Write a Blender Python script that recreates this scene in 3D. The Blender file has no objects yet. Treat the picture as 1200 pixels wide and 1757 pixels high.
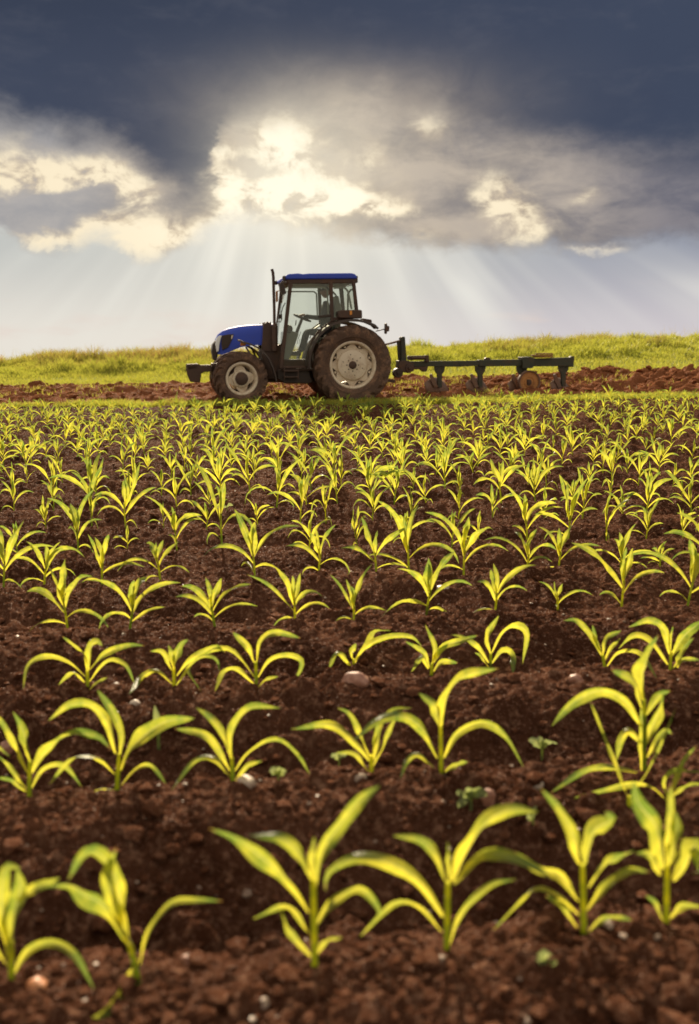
import bpy, bmesh, math, random
import numpy as np
from mathutils import Vector, Matrix
R = math.radians
random.seed(7)
RNG = np.random.default_rng(7)
sc = bpy.context.scene
COL = sc.collection

# ---------------------------------------------------------------- camera
CAM_H = 1.15
FPX = 1600.0                      # focal length in pixels of the 1200 x 1757 photograph
CX, CY, YH = 600.0, 878.5, 597.0
PITCH = math.atan((CY - YH) / FPX)
cam_d = bpy.data.cameras.new("camera")
cam = bpy.data.objects.new("camera", cam_d)
COL.objects.link(cam)
cam.location = (0, 0, CAM_H)
cam.rotation_euler = (math.pi / 2 - PITCH, 0, 0)
cam_d.sensor_fit = 'VERTICAL'
cam_d.sensor_height = 36.0
cam_d.lens = FPX / 1757.0 * 36.0
cam_d.clip_start = 0.05
cam_d.clip_end = 3000
cam_d.dof.use_dof = True
cam_d.dof.focus_distance = 7.5
cam_d.dof.aperture_fstop = 2.2
sc.camera = cam

# ---------------------------------------------------------------- sun, exposure
SUN_EL, SUN_AZ = R(26), R(-10)    # azimuth measured from +Y (view direction), negative = left
sun_d = bpy.data.lights.new("sun", 'SUN')
sun_d.energy = 5.0
sun_d.angle = R(0.6)
sun_d.color = (1.0, 0.82, 0.58)
sun = bpy.data.objects.new("sun", sun_d)
COL.objects.link(sun)
sdir = Vector((math.sin(SUN_AZ) * math.cos(SUN_EL), math.cos(SUN_AZ) * math.cos(SUN_EL), math.sin(SUN_EL)))
sun.rotation_euler = sdir.to_track_quat('Z', 'Y').to_euler()
sc.view_settings.view_transform = 'Standard'
sc.view_settings.look = 'None'
sc.view_settings.exposure = 0.75
sc.view_settings.gamma = 1.0
sc.render.engine = 'CYCLES'
sc.cycles.max_bounces = 8
sc.cycles.transparent_max_bounces = 12
sc.cycles.transmission_bounces = 6
sc.cycles.caustics_reflective = False
sc.cycles.caustics_refractive = False
sc.cycles.use_denoising = True
sc.cycles.sample_clamp_indirect = 6

# ---------------------------------------------------------------- pixel helpers
cp, sp = math.cos(PITCH), math.sin(PITCH)
def ray(px, py):
    a, b = (px - CX) / FPX, -(py - CY) / FPX
    return np.array([a, b * sp + cp, b * cp - sp])
def at_z(px, py, z=0.0):
    d = ray(px, py); t = (z - CAM_H) / d[2]
    return np.array([0, 0, CAM_H]) + d * t
def at_Y(px, py, Y):
    d = ray(px, py); t = Y / d[1]
    return np.array([0, 0, CAM_H]) + d * t
def project(P):
    x, y, z = P[0], P[1], P[2] - CAM_H
    f = y * cp - z * sp
    u = y * sp + z * cp
    return CX + FPX * x / f, CY - FPX * u / f
def azel(px, py):
    d = ray(px, py); d = d / np.linalg.norm(d)
    return math.atan2(d[0], d[1]), math.asin(d[2])

def lin(c):
    return tuple(((v / 255) / 12.92 if v / 255 <= 0.04045 else ((v / 255 + 0.055) / 1.055) ** 2.4) for v in c)

# ---------------------------------------------------------------- node expression helper
class E:
    """wraps a socket so node maths can be written as expressions"""
    nt = None
    def __init__(s, sock): s.s = sock
    @staticmethod
    def m(op, *a, clamp=False):
        n = E.nt.nodes.new('ShaderNodeMath'); n.operation = op; n.use_clamp = clamp
        for i, v in enumerate(a):
            if isinstance(v, E): E.nt.links.new(v.s, n.inputs[i])
            else: n.inputs[i].default_value = v
        return E(n.outputs[0])
    def __add__(a, b): return E.m('ADD', a, b)
    __radd__ = __add__
    def __mul__(a, b): return E.m('MULTIPLY', a, b)
    __rmul__ = __mul__
    def __sub__(a, b): return E.m('SUBTRACT', a, b)
    def __rsub__(a, b): return E.m('SUBTRACT', b, a)
    def __truediv__(a, b): return E.m('DIVIDE', a, b)
    def clamp(a): return E.m('ADD', a, 0.0, clamp=True)
def ss(x, a, b, lo=0.0, hi=1.0):
    n = E.nt.nodes.new('ShaderNodeMapRange'); n.interpolation_type = 'SMOOTHSTEP'
    E.nt.links.new(x.s, n.inputs[0])
    n.inputs[1].default_value = a; n.inputs[2].default_value = b
    n.inputs[3].default_value = lo; n.inputs[4].default_value = hi
    return E(n.outputs[0])
def mixc(f, a, b):
    n = E.nt.nodes.new('ShaderNodeMix'); n.data_type = 'RGBA'; n.clamp_factor = True
    def put(v, i):
        if isinstance(v, E): E.nt.links.new(v.s, n.inputs[i])
        elif isinstance(v, tuple): n.inputs[i].default_value = (*v[:3], 1)
        else: n.inputs[i].default_value = v
    put(f, 0); put(a, 6); put(b, 7)
    return E(n.outputs[2])
def combine(x, y, z):
    n = E.nt.nodes.new('ShaderNodeCombineXYZ')
    for i, v in enumerate((x, y, z)):
        if isinstance(v, E): E.nt.links.new(v.s, n.inputs[i])
        else: n.inputs[i].default_value = v
    return E(n.outputs[0])
def noise(vec, scale, detail=6, rough=0.55, distort=0.0):
    n = E.nt.nodes.new('ShaderNodeTexNoise')
    if vec is not None: E.nt.links.new(vec.s, n.inputs['Vector'])
    n.inputs['Scale'].default_value = scale; n.inputs['Detail'].default_value = detail
    n.inputs['Roughness'].default_value = rough; n.inputs['Distortion'].default_value = distort
    return E(n.outputs[0])

# ---------------------------------------------------------------- world: broken storm clouds with the sun behind them
def build_world():
    w = bpy.data.worlds.new("World"); sc.world = w; w.use_nodes = True
    nt = w.node_tree; nt.nodes.clear(); E.nt = nt
    tc = nt.nodes.new('ShaderNodeTexCoord')
    nrm = nt.nodes.new('ShaderNodeVectorMath'); nrm.operation = 'NORMALIZE'
    nt.links.new(tc.outputs['Generated'], nrm.inputs[0])
    sep = nt.nodes.new('ShaderNodeSeparateXYZ'); nt.links.new(nrm.outputs[0], sep.inputs[0])
    x, y, z = E(sep.outputs[0]), E(sep.outputs[1]), E(sep.outputs[2])
    U = E.m('ARCTAN2', x, y); V = E.m('ARCSINE', z)
    P = combine(U, V * 1.9, 0.0)
    P3 = combine(x, y, z * 2.0)
    n1 = noise(P, 7.0, 7, 0.6); n2 = noise(combine(U + 9.0, V * 1.5, 0.0), 9.0, 7, 0.6)
    nf = noise(combine(U + 3.0, V * 1.6, 0.0), 26.0, 6, 0.62, 0.6)
    nb = noise(combine(U - 4.0, V * 2.4, 0.0), 11.0, 8, 0.6, 0.25)
    ns = noise(combine(U + 5.0, V * 1.3, 0.0), 19.0, 8, 0.62, 0.5)
    nw = noise(combine(U, V * 4.0, 0.0), 6.0, 5, 0.55)
    Uw = U + (n1 - 0.5) * 0.085 + (nf - 0.5) * 0.02
    Vw = V + (n2 - 0.5) * 0.055 + (nf - 0.5) * 0.016
    def curve(pts):
        n = nt.nodes.new('ShaderNodeFloatCurve')
        t = ss_lin(Uw, -0.45, 0.45)
        nt.links.new(t.s, n.inputs[1])
        c = n.mapping.curves[0]
        vals = []
        for px, py in pts:
            u, v = azel(px, py); vals.append(((u + 0.45) / 0.9, v * 2.0))
        vals.sort()
        while len(c.points) < len(vals): c.points.new(0.5, 0.5)
        for p, (a, b) in zip(c.points, vals): p.location = (a, b); p.handle_type = 'AUTO_CLAMPED'
        n.mapping.update()
        return E(n.outputs[0]) * 0.5
    def ss_lin(v, a, b):
        n = nt.nodes.new('ShaderNodeMapRange'); nt.links.new(v.s, n.inputs[0])
        n.inputs[1].default_value = a; n.inputs[2].default_value = b
        return E(n.outputs[0])
    def blob(px, py, rx, ry, s=1.0, rot=0.0):
        u, v = azel(px, py)
        du, dv = Uw - u, Vw - v
        if rot:
            c, q = math.cos(R(rot)), math.sin(R(rot))
            du, dv = du * c + dv * q, dv * c - du * q
        du, dv = du * (FPX / rx), dv * (FPX / ry)
        r2 = du * du + dv * dv
        return E.m('EXPONENT', r2 * -1.0) * s
    b1 = curve([(0, 215), (90, 245), (200, 268), (290, 330), (335, 360), (368, 345), (382, 250), (430, 215), (520, 205), (600, 180), (680, 190), (760, 225), (850, 255), (1000, 268), (1200, 290)])
    b2 = curve([(0, 385), (40, 420), (110, 428), (180, 405), (235, 438), (330, 405), (420, 372), (490, 385), (560, 405), (700, 415), (800, 422), (1000, 424), (1200, 416)])
    m1 = ss(Vw - b1 + (ns - 0.5) * 0.03, -0.022, 0.036)
    m2 = ss(Vw - b2 + (ns - 0.5) * 0.02, -0.010, 0.016)
    # --- haze below the clouds
    right = ss(U, -0.12, 0.30)
    top = mixc(right, lin((192, 195, 192)), lin((146, 152, 168)))
    bot = mixc(right, lin((241, 234, 222)), lin((216, 208, 212)))
    hz = mixc(ss(V, 0.0, 0.115), bot, top)
    hz = mixc(ss(nw, 0.52, 0.68) * ss(V, 0.075, 0.01) * 0.55, hz, lin((236, 214, 202)))
    us, vs = azel(505, 300)
    du, dv = U - us, V - vs
    ur, vr = azel(500, 60)
    ru, rv = U - ur, V - vr
    ang = E.m('ARCTAN2', ru, rv * -1.0)
    rn = noise(combine(ang, 3.3, 0.0), 7.0, 2.5, 0.5)
    rn2 = noise(combine(ang, 7.3, V * 1.5), 4.0, 2, 0.5)
    rays = ss(rn, 0.34, 0.66) * ss(rn2, 0.30, 0.56, 0.25, 1.0)
    rays = rays * ss(V, -0.03, 0.07)
    hz = mixc(rays * 0.72, mixc(0.10, hz, (0.1, 0.12, 0.16)), lin((242, 240, 230)))
    glow_s = E.m('EXPONENT', (du * du * 0.8 + dv * dv * 2.0) * -32.0)
    hz = mixc(glow_s * 0.85, hz, lin((248, 242, 226)))
    # --- mid clouds
    mid = mixc(ss(nb, 0.35, 0.65), lin((136, 131, 132)), lin((186, 174, 162)))
    mid = mixc(ss(U, 0.16, 0.34) * 0.85, mid, mixc(ss(nb, 0.3, 0.7), lin((92, 95, 112)), lin((124, 122, 132))))
    mid = mixc(ss(ns, 0.40, 0.62) * ss(U, 0.35, 0.0) * 0.30, mid, lin((206, 190, 168)))
    mid = mixc(ss(U, -0.15, -0.30) * 0.6, mid, lin((176, 176, 178)))
    br = None
    for a in [(487, 248, 46, 44, 1.5), (512, 338, 74, 36, 1.5), (440, 335, 50, 26, .9), (460, 292, 40, 22, .5), (615, 348, 46, 26, 1.2), (670, 352, 44, 12, .6), (864, 342, 42, 28, 1.15), (902, 388, 44, 28, .8),
              (1015, 345, 34, 18, .5), (640, 262, 30, 20, .5), (738, 215, 24, 30, .6), (20, 292, 60, 36, .95), (150, 306, 95, 24, 1.05), (205, 400, 66, 40, 1.25),
              (105, 414, 80, 13, 1.15), (320, 394, 95, 30, 1.1), (390, 335, 34, 60, .8), (395, 265, 20, 36, .7), (245, 330, 46, 20, .7), (1022, 425, 44, 7, 1.2),
              (700, 395, 60, 14, .4), (560, 300, 40, 60, .6), (140, 345, 56, 22, -.9), (45, 372, 70, 18, -.7), (436, 290, 46, 15, -1.3), (640, 395, 60, 16, -.5), (290, 300, 50, 60, -.4)]:
        v = blob(*a); br = v if br is None else br + v
    brq = br * ((nf - 0.5) * 2.6 + (ns - 0.5) * 3.4 + 0.90)
    brm = ss(brq, 0.0, 1.0)
    near = E.m('EXPONENT', (du * du + dv * dv * 1.3) * -60.0)
    cream = mixc(ss(nf * 0.5 + ns * 0.5 + brq * 0.12, 0.44, 0.66), lin((206, 186, 158)), lin((252, 236, 204)))
    cream = mixc(near * ss(brq, 0.5, 1.6), cream, (1.25, 1.14, 0.90))
    mid = mixc(near * 0.40, mid, lin((240, 222, 190)))
    mid = mixc(brm, mid, cream)
    # --- dark storm deck
    up = ss(V + (n1 - 0.5) * 0.06, 0.115, 0.225)
    deck = mixc(up, lin((106, 105, 112)), lin((65, 73, 92)))
    deck = mixc(ss(U, 0.0, 0.35) * ss(V, 0.10, 0.2) * 0.6, deck, lin((63, 73, 94)))
    deck = mixc(ss(V, 0.24, 0.34) * ss(U, 0.2, -0.36), deck, lin((56, 64, 82)))
    deck = mixc(ss(nb, 0.48, 0.72) * 0.12, deck, lin((122, 122, 130)))
    deck = mixc(ss(n2, 0.45, 0.7) * 0.14, deck, lin((54, 62, 83)))
    near2 = E.m('EXPONENT', ((U - azel(600, 0)[0]) * (U - azel(600, 0)[0]) * 55.0 + (V - azel(600, 185)[1]) * (V - azel(600, 185)[1]) * 650.0) * -1.0)
    deck = mixc(near2 * (ns * 1.0 + 0.15) * 1.1, deck, lin((172, 160, 148)))
    brd = (blob(735, 205, 26, 30, .9) + blob(485, 230, 50, 30, .8)) * (nf * 1.6 - 0.2)
    deck = mixc(brd, deck, lin((226, 212, 190)))
    col = mixc(m2, hz, mid)
    m1s = m1 * (1.0 - brm * 0.35)
    col = mixc(m1s, col, deck)
    ug, vg = azel(500, 305)
    halo = E.m('EXPONENT', ((U - ug) * (U - ug) * 0.8 + (V - vg) * (V - vg)) * -230.0)
    col = mixc(halo * (0.28 + nf * 0.5), col, lin((255, 246, 222)))
    # --- the rest of the sky dome (overhead and behind the photographer): blue sky with sunlit cloud
    sky = nt.nodes.new('ShaderNodeTexSky'); sky.sky_type = 'NISHITA'; sky.sun_disc = False
    sky.sun_elevation = SUN_EL; sky.sun_rotation = SUN_AZ
    sk = nt.nodes.new('ShaderNodeVectorMath'); sk.operation = 'SCALE'; nt.links.new(sky.outputs[0], sk.inputs[0]); sk.inputs['Scale'].default_value = 0.10
    cl = ss(noise(P3, 2.6, 6, 0.6), 0.30, 0.52)
    rest = mixc(cl, E(sk.outputs[0]), (0.80, 0.70, 0.56))
    front = ss(y, 0.10, 0.60) * ss(V, 0.75, 0.42)
    col = mixc(front, rest, col)
    bg = nt.nodes.new('ShaderNodeBackground'); nt.links.new(col.s, bg.inputs[0]); bg.inputs[1].default_value = 0.595
    out = nt.nodes.new('ShaderNodeOutputWorld'); nt.links.new(bg.outputs[0], out.inputs[0])
    w.cycles.sampling_method = 'MANUAL'; w.cycles.sample_map_resolution = 512
build_world()

# ---------------------------------------------------------------- numpy noise
def _hash(ix, iy, seed):
    h = (ix.astype(np.int64) * 374761393 + iy.astype(np.int64) * 668265263 + seed * 1442695041) & 0xFFFFFFFF
    h = ((h ^ (h >> 13)) * 1274126177) & 0xFFFFFFFF
    h = (h ^ (h >> 16)) & 0xFFFFFFFF
    return h / 4294967295.0
def vnoise(x, y, seed=0):
    ix, iy = np.floor(x), np.floor(y); fx, fy = x - ix, y - iy
    fx = fx * fx * fx * (fx * (fx * 6 - 15) + 10); fy = fy * fy * fy * (fy * (fy * 6 - 15) + 10)
    a, b = _hash(ix, iy, seed), _hash(ix + 1, iy, seed)
    c, d = _hash(ix, iy + 1, seed), _hash(ix + 1, iy + 1, seed)
    return (a + (b - a) * fx) * (1 - fy) + (c + (d - c) * fx) * fy - 0.5
def fbm(x, y, octv=4, seed=0, gain=0.5):
    s, a = 0, 1.0
    for i in range(octv):
        s = s + a * vnoise(x * 2 ** i, y * 2 ** i, seed + i * 17); a *= gain
    return s
def lumps(x, y, cell, prob, seed):
    """height (in units of cell) of randomly sized clods sitting on the soil"""
    wx = x + 0.28 * cell * vnoise(x / cell * 2.3, y / cell * 2.3, seed + 91); wy = y + 0.28 * cell * vnoise(x / cell * 2.3, y / cell * 2.3, seed + 92)
    gx, gy = np.floor(wx / cell), np.floor(wy / cell)
    out = np.zeros_like(x)
    for i in (-1, 0, 1):
        for j in (-1, 0, 1):
            cx, cy = gx + i, gy + j
            px = (cx + _hash(cx, cy, seed)) * cell; py = (cy + _hash(cx, cy, seed + 1)) * cell
            on = _hash(cx, cy, seed + 2) < prob
            r = cell * (0.28 + 0.55 * _hash(cx, cy, seed + 3) ** 2)
            e = 0.7 + 0.6 * _hash(cx, cy, seed + 4)
            d2 = ((wx - px) ** 2 * e + (wy - py) ** 2 / e) / (r * r)
            h = np.where(on, np.sqrt(np.clip(1 - d2, 0, 1)) * r * 0.75, 0)
            out = np.maximum(out, h)
    return out
def sst(x, a, b):
    t = np.clip((x - a) / (b - a), 0, 1); return t * t * (3 - 2 * t)

# ---------------------------------------------------------------- terrain shape
ROW_T = math.tan(R(6.7))                       # the rows run slightly away from the camera to the right
def base_z(x, y):
    side = np.where(x > 0, 0.018 * x, 0.006 * x)
    z = sst(y, 8, 20) * (side + 0.02)
    z = z + sst(y, 20, 28) * np.clip(x * 0.012 + 0.12, -0.05, 0.5)
    return z
def meadow_z(x, y):
    z = base_z(x, y)
    crest = 0.80 + np.clip(0.012 * x, -0.2, 0.3) + 0.05 * vnoise(x * 0.35, y * 0.1, 5)
    z = z + sst(y, 26.5, 35.5) * crest * 0.95
    z = z - sst(y, 38, 90) * 3.2 - sst(y, 90, 700) * 16
    return z
SP = 0.755
ROWS = []
for py in (1640, 1333, 1166, 1064):
    ROWS.append(at_z(600, py)[1])
while ROWS[-1] + 0.70 < 18.3: ROWS.append(ROWS[-1] + (0.755 if len(ROWS) < 6 else 0.715))
def rowcoord(x, y): return y - x * ROW_T
_rows = np.array([ROWS[0] - 2 * SP, ROWS[0] - SP] + ROWS + [ROWS[-1] + SP, ROWS[-1] + 2 * SP])
def furrow(x, y):
    r = rowcoord(x, y) + 0.03 * vnoise(x * 1.3, y * 1.3, 33)
    k = np.interp(r, _rows, np.arange(len(_rows)))
    ph = k - np.floor(k)
    amp = np.interp(r, [1.0, 2.9, 3.1, 4.3, 9], [0.110, 0.112, 0.075, 0.050, 0.036])
    t = np.linspace(0, 1, 41); prof = np.interp(t, [0, .10, .22, .38, .64, .76, 1], [0, -.35, -.95, -1.0, -.06, 0.04, 0])
    prof = np.convolve(np.concatenate([prof[-5:-1], prof, prof[1:5]]), np.ones(9) / 9, 'valid')
    return amp * np.interp(ph, t, prof)
def field_z(x, y, fine=True):
    z = base_z(x, y) + furrow(x, y)
    z = z + 0.020 * fbm(x * 2.2, y * 3.0, 3, 3) + 0.022 * fbm(x * 1.1, (y - x * ROW_T) * 7.0, 3, 13)
    if fine:
        a = 0.55 + 0.9 * np.clip(fbm(x * 1.1, y * 2.5, 2, 44) + 0.4, 0, 1)
        z = z + a * (0.75 * lumps(x, y, 0.085, 0.22, 100) + 0.8 * lumps(x, y, 0.040, 0.42, 200)) + 0.8 * lumps(x, y, 0.019, 0.55, 300)
        z = z + 0.013 * fbm(x * 22, y * 26, 4, 9, 0.62)
    return z
def ground_at(x, y):
    return float(field_z(np.array([x]), np.array([y]), False)[0])

def on_ground(px, py):
    P = at_z(px, py, 0.0)
    for _ in range(6): P = at_z(px, py, 0.5 * (P[2] + ground_at(P[0], P[1])))
    return P

# ---------------------------------------------------------------- mesh helpers
def tag(o, label=None, cat=None, group=None, kind=None):
    if label: o['label'] = label
    if cat: o['category'] = cat
    if group: o['group'] = group
    if kind: o['kind'] = kind
    return o
def link(name, me, mat=None, parent=None, smooth=True, sharp=None):
    if mat is not None and not me.materials:
        me.materials.append(mat)
    o = bpy.data.objects.new(name, me); COL.objects.link(o)
    if parent is not None: o.parent = parent
    if smooth and len(me.polygons):
        me.polygons.foreach_set('use_smooth', np.ones(len(me.polygons), dtype=bool))
        if sharp: me.set_sharp_from_angle(angle=R(sharp))
    return o
def np_mesh(name, V, F, uv=None, attrs=None):
    """V (n,3), F (m,4) or (m,3) arrays; fast build"""
    me = bpy.data.meshes.new(name)
    V = np.asarray(V, dtype=np.float32); k = F.shape[1]
    me.vertices.add(len(V)); me.vertices.foreach_set('co', V.ravel())
    me.loops.add(F.size); me.loops.foreach_set('vertex_index', F.astype(np.int32).ravel())
    me.polygons.add(len(F)); me.polygons.foreach_set('loop_start', np.arange(0, F.size, k, dtype=np.int32))
    if uv is not None:
        l = me.uv_layers.new(name='uv'); l.data.foreach_set('uv', np.asarray(uv, dtype=np.float32)[F.ravel()].ravel())
    for nme, arr in (attrs or {}).items():
        a = me.attributes.new(nme, 'FLOAT', 'POINT'); a.data.foreach_set('value', np.asarray(arr, dtype=np.float32))
    me.update(calc_edges=True); me.validate()
    return me
def grid_faces(nr, nc):
    i = np.arange((nr - 1) * (nc - 1)); r, c = i // (nc - 1), i % (nc - 1)
    a = r * nc + c
    return np.stack([a, a + 1, a + nc + 1, a + nc], 1)

# ---------------------------------------------------------------- materials
def new_mat(name):
    m = bpy.data.materials.new(name); m.use_nodes = True; nt = m.node_tree; nt.nodes.clear(); E.nt = nt
    out = nt.nodes.new('ShaderNodeOutputMaterial')
    return m, nt, out
def geo_pos(nt, obj=False):
    if obj: return E(nt.nodes.new('ShaderNodeTexCoord').outputs['Object'])
    return E(nt.nodes.new('ShaderNodeNewGeometry').outputs['Position'])
def principled(nt, out, col, rough=0.7, metal=0.0, spec=0.5, bump=None, bstr=0.3, bdist=0.01, link_out=True, coat=0.0):
    b = nt.nodes.new('ShaderNodeBsdfPrincipled')
    if isinstance(col, E): nt.links.new(col.s, b.inputs['Base Color'])
    else: b.inputs['Base Color'].default_value = (*col[:3], 1)
    if isinstance(rough, E): nt.links.new(rough.s, b.inputs['Roughness'])
    else: b.inputs['Roughness'].default_value = rough
    b.inputs['Metallic'].default_value = metal
    b.inputs['Specular IOR Level'].default_value = spec
    b.inputs['Coat Weight'].default_value = coat; b.inputs['Coat Roughness'].default_value = 0.12
    if bump is not None:
        n = nt.nodes.new('ShaderNodeBump'); n.inputs['Strength'].default_value = bstr; n.inputs['Distance'].default_value = bdist
        nt.links.new(bump.s, n.inputs['Height']); nt.links.new(n.outputs[0], b.inputs['Normal'])
    if link_out: nt.links.new(b.outputs[0], out.inputs[0])
    return b

def soil_mat(name, c1, c2, c3, speck=0.5, bs=0.6):
    m, nt, out = new_mat(name)
    p = geo_pos(nt)
    a = noise(p, 1.7, 5, 0.6); b = noise(p, 34, 6, 0.65); c = noise(p, 210, 3, 0.6)
    col = mixc(ss(a, 0.35, 0.65), c1, c2)
    col = mixc(ss(b, 0.5, 0.72) * 0.75, col, c3)  # highlights of lit soil painted in as lighter patches
    col = mixc(ss(c, 0.60, 0.72) * speck, col, tuple(min(1, v * 2.4) for v in c3))  # finer lit spots painted in as still paler specks
    col = mixc(ss(b, 0.45, 0.28) * 0.5, col, tuple(v * 0.5 for v in c1))
    h = noise(p, 120, 5, 0.7)
    pb = principled(nt, out, col, 0.62, spec=0.0, bump=h + b * 1.5, bstr=bs, bdist=0.012)
    nt.links.new((ss(c, 0.61, 0.70) * 0.6).s, pb.inputs['Specular IOR Level'])
    return m
M = {}
M['soil'] = soil_mat('field soil', (0.047, 0.0185, 0.0102), (0.086, 0.0370, 0.0215), (0.24, 0.130, 0.084))
M['plough_soil'] = soil_mat('ploughed soil', (0.14, 0.050, 0.020), (0.21, 0.080, 0.036), (0.34, 0.16, 0.09), 0.3)
M['clod'] = soil_mat('crumb soil', (0.075, 0.030, 0.016), (0.13, 0.056, 0.032), (0.24, 0.125, 0.080), 0.6)

def stone_mat(name, c1, c2):
    m, nt, out = new_mat(name); p = geo_pos(nt)
    n = noise(p, 45, 5, 0.6)
    col = mixc(ss(n, 0.35, 0.65), c1, c2)
    principled(nt, out, col, 0.5, spec=0.5, bump=noise(p, 160, 4, 0.6), bstr=0.3, bdist=0.004)
    return m
M['stone_pink'] = stone_mat('pinkish stone', (0.24, 0.10, 0.06), (0.38, 0.20, 0.14))
M['stone_pale'] = stone_mat('pale stone', (0.28, 0.20, 0.15), (0.48, 0.39, 0.31))
M['pebble'] = stone_mat('soil stained pebble', (0.15, 0.085, 0.055), (0.44, 0.34, 0.26))
M['stone_rust'] = stone_mat('rust brown stone', (0.40, 0.13, 0.045), (0.55, 0.24, 0.10))

def leaf_mat(name, base, trans, tip, rough=0.42, tmix=0.55, shade=False, spec=0.5):
    m, nt, out = new_mat(name)
    if shade:
        at = nt.nodes.new('ShaderNodeAttribute'); at.attribute_name = 'shade'; sh = E(at.outputs['Fac'])
        at2 = nt.nodes.new('ShaderNodeAttribute'); at2.attribute_name = 'dry'; dr = E(at2.outputs['Fac'])
        bc = mixc(sh, base, tip); tcol = mixc(sh, trans, tuple(v * 1.1 for v in tip))
        bc = mixc(dr, bc, (0.30, 0.20, 0.07)); tcol = mixc(dr, tcol, (0.42, 0.28, 0.09))
        bump = None
    else:
        uvn = nt.nodes.new('ShaderNodeUVMap'); uvn.uv_map = 'uv'
        sp_ = nt.nodes.new('ShaderNodeSeparateXYZ'); nt.links.new(uvn.outputs[0], sp_.inputs[0])
        across, along = E(sp_.outputs[0]), E(sp_.outputs[1])
        p = geo_pos(nt, True); n = noise(p, 22, 4, 0.6)
        oi = nt.nodes.new('ShaderNodeObjectInfo'); rnd = E(oi.outputs['Random'])
        t = (along * 0.95 + (n - 0.5) * 2.0 + rnd * 0.35 - 0.15).clamp()
        bc = mixc(t, base, tip); tcol = mixc(t, trans, tuple(v * 1.25 for v in tip))
        vein = E.m('POWER', E.m('ABSOLUTE', E.m('SINE', across * 26.0)), 3.0)
        rib = ss(E.m('ABSOLUTE', across), 0.13, 0.03)
        bc = mixc(rib * 0.5, bc, (0.50, 0.52, 0.20)); tcol = mixc(rib * 0.45, tcol, (0.75, 0.75, 0.30))
        tcol = mixc(vein * 0.25, tcol, tuple(v * 0.55 for v in trans))
        brown = ss(along, 0.93, 1.0) * ss(n, 0.45, 0.6)
        bc = mixc(brown, bc, (0.30, 0.17, 0.06)); tcol = mixc(brown, tcol, (0.35, 0.18, 0.05))
        bump = vein
    b = principled(nt, out, bc, rough, spec=spec, bump=bump, bstr=0.35, bdist=0.0012, link_out=False)
    tr = nt.nodes.new('ShaderNodeBsdfTranslucent'); nt.links.new(tcol.s, tr.inputs[0])
    mx = nt.nodes.new('ShaderNodeMixShader'); mx.inputs[0].default_value = tmix
    nt.links.new(b.outputs[0], mx.inputs[1]); nt.links.new(tr.outputs[0], mx.inputs[2]); nt.links.new(mx.outputs[0], out.inputs[0])
    return m
M['maize'] = leaf_mat('maize leaf', (0.24, 0.30, 0.03), (0.92, 0.84, 0.07), (0.12, 0.21, 0.03), rough=0.34, tmix=0.60, spec=0.6)  # tip colour: natural green, darkened to paint olive shade into the blades
M['weed'] = leaf_mat('weed leaf', (0.15, 0.20, 0.07), (0.40, 0.46, 0.12), (0.20, 0.24, 0.10))
M['grass'] = leaf_mat('meadow grass', (0.14, 0.18, 0.022), (0.50, 0.54, 0.06), (0.46, 0.46, 0.06), 0.5, 0.5, shade=True)

# ---------------------------------------------------------------- ground sheets
def make_field():
    D, rows = 0.80, []
    while D < 19.6:
        rows.append(D); D += 0.0030 * (D / 1.2) ** 1.22
    rows = np.array(rows); nc = 760
    u = np.linspace(-1, 1, nc)
    Y = np.repeat(rows[:, None], nc, 1); X = u[None, :] * (0.50 * Y + 0.55)
    side = np.linspace(0, 1, 61)[1:] ** 1.5 * 6.0          # coarser soil further out to each side
    X = np.concatenate([X[:, :1] - side[None, ::-1], X, X[:, -1:] + side[None, :]], 1); nc = X.shape[1]
    Y = np.repeat(rows[:, None], nc, 1)
    Z = field_z(X, Y)
    lim = sst(Y, 18.6, 19.1); Z = Z * (1 - lim) + (base_z(X, Y) + 0.01 * vnoise(X * 6, Y * 6, 71)) * lim
    me = np_mesh('field_soil', np.stack([X, Y, Z], -1).reshape(-1, 3), grid_faces(len(rows), nc)[:, ::1])
    o = link('field_soil', me, M['soil']); o['kind'] = 'structure'
make_field()

def plough_z(x, y):
    r = y - x * 0.02
    z = base_z(x, y) + 0.05 + 0.05 * np.cos((r - 0.6) * 2 * np.pi / 1.25) * sst(y, 19.6, 20.4)
    amp = 0.75 + 0.5 * sst(x, 0, 9)
    z = z + amp * (0.55 * lumps(x, y, 0.42, 0.35, 500) + 0.6 * lumps(x, y, 0.20, 0.5, 600) + 0.6 * lumps(x, y, 0.09, 0.6, 700))
    z = z + 0.03 * fbm(x * 3, y * 3, 4, 55)
    e = sst(y, 19.2, 20.0) * (1 - sst(y, 27.3, 28.3))
    return (base_z(x, y) - 0.03) * (1 - e) + z * e
def make_plough_band():
    xs = np.arange(-17, 18, 0.034); ys = np.arange(19.1, 28.4, 0.045)
    X, Y = np.meshgrid(xs, ys)
    Y = Y + 0.01 * X
    me = np_mesh('ploughed_ground', np.stack([X, Y, plough_z(X, Y)], -1).reshape(-1, 3), grid_faces(len(ys), len(xs)))
    o = link('ploughed_ground', me, M['plough_soil']); o['kind'] = 'structure'
make_plough_band()

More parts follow.
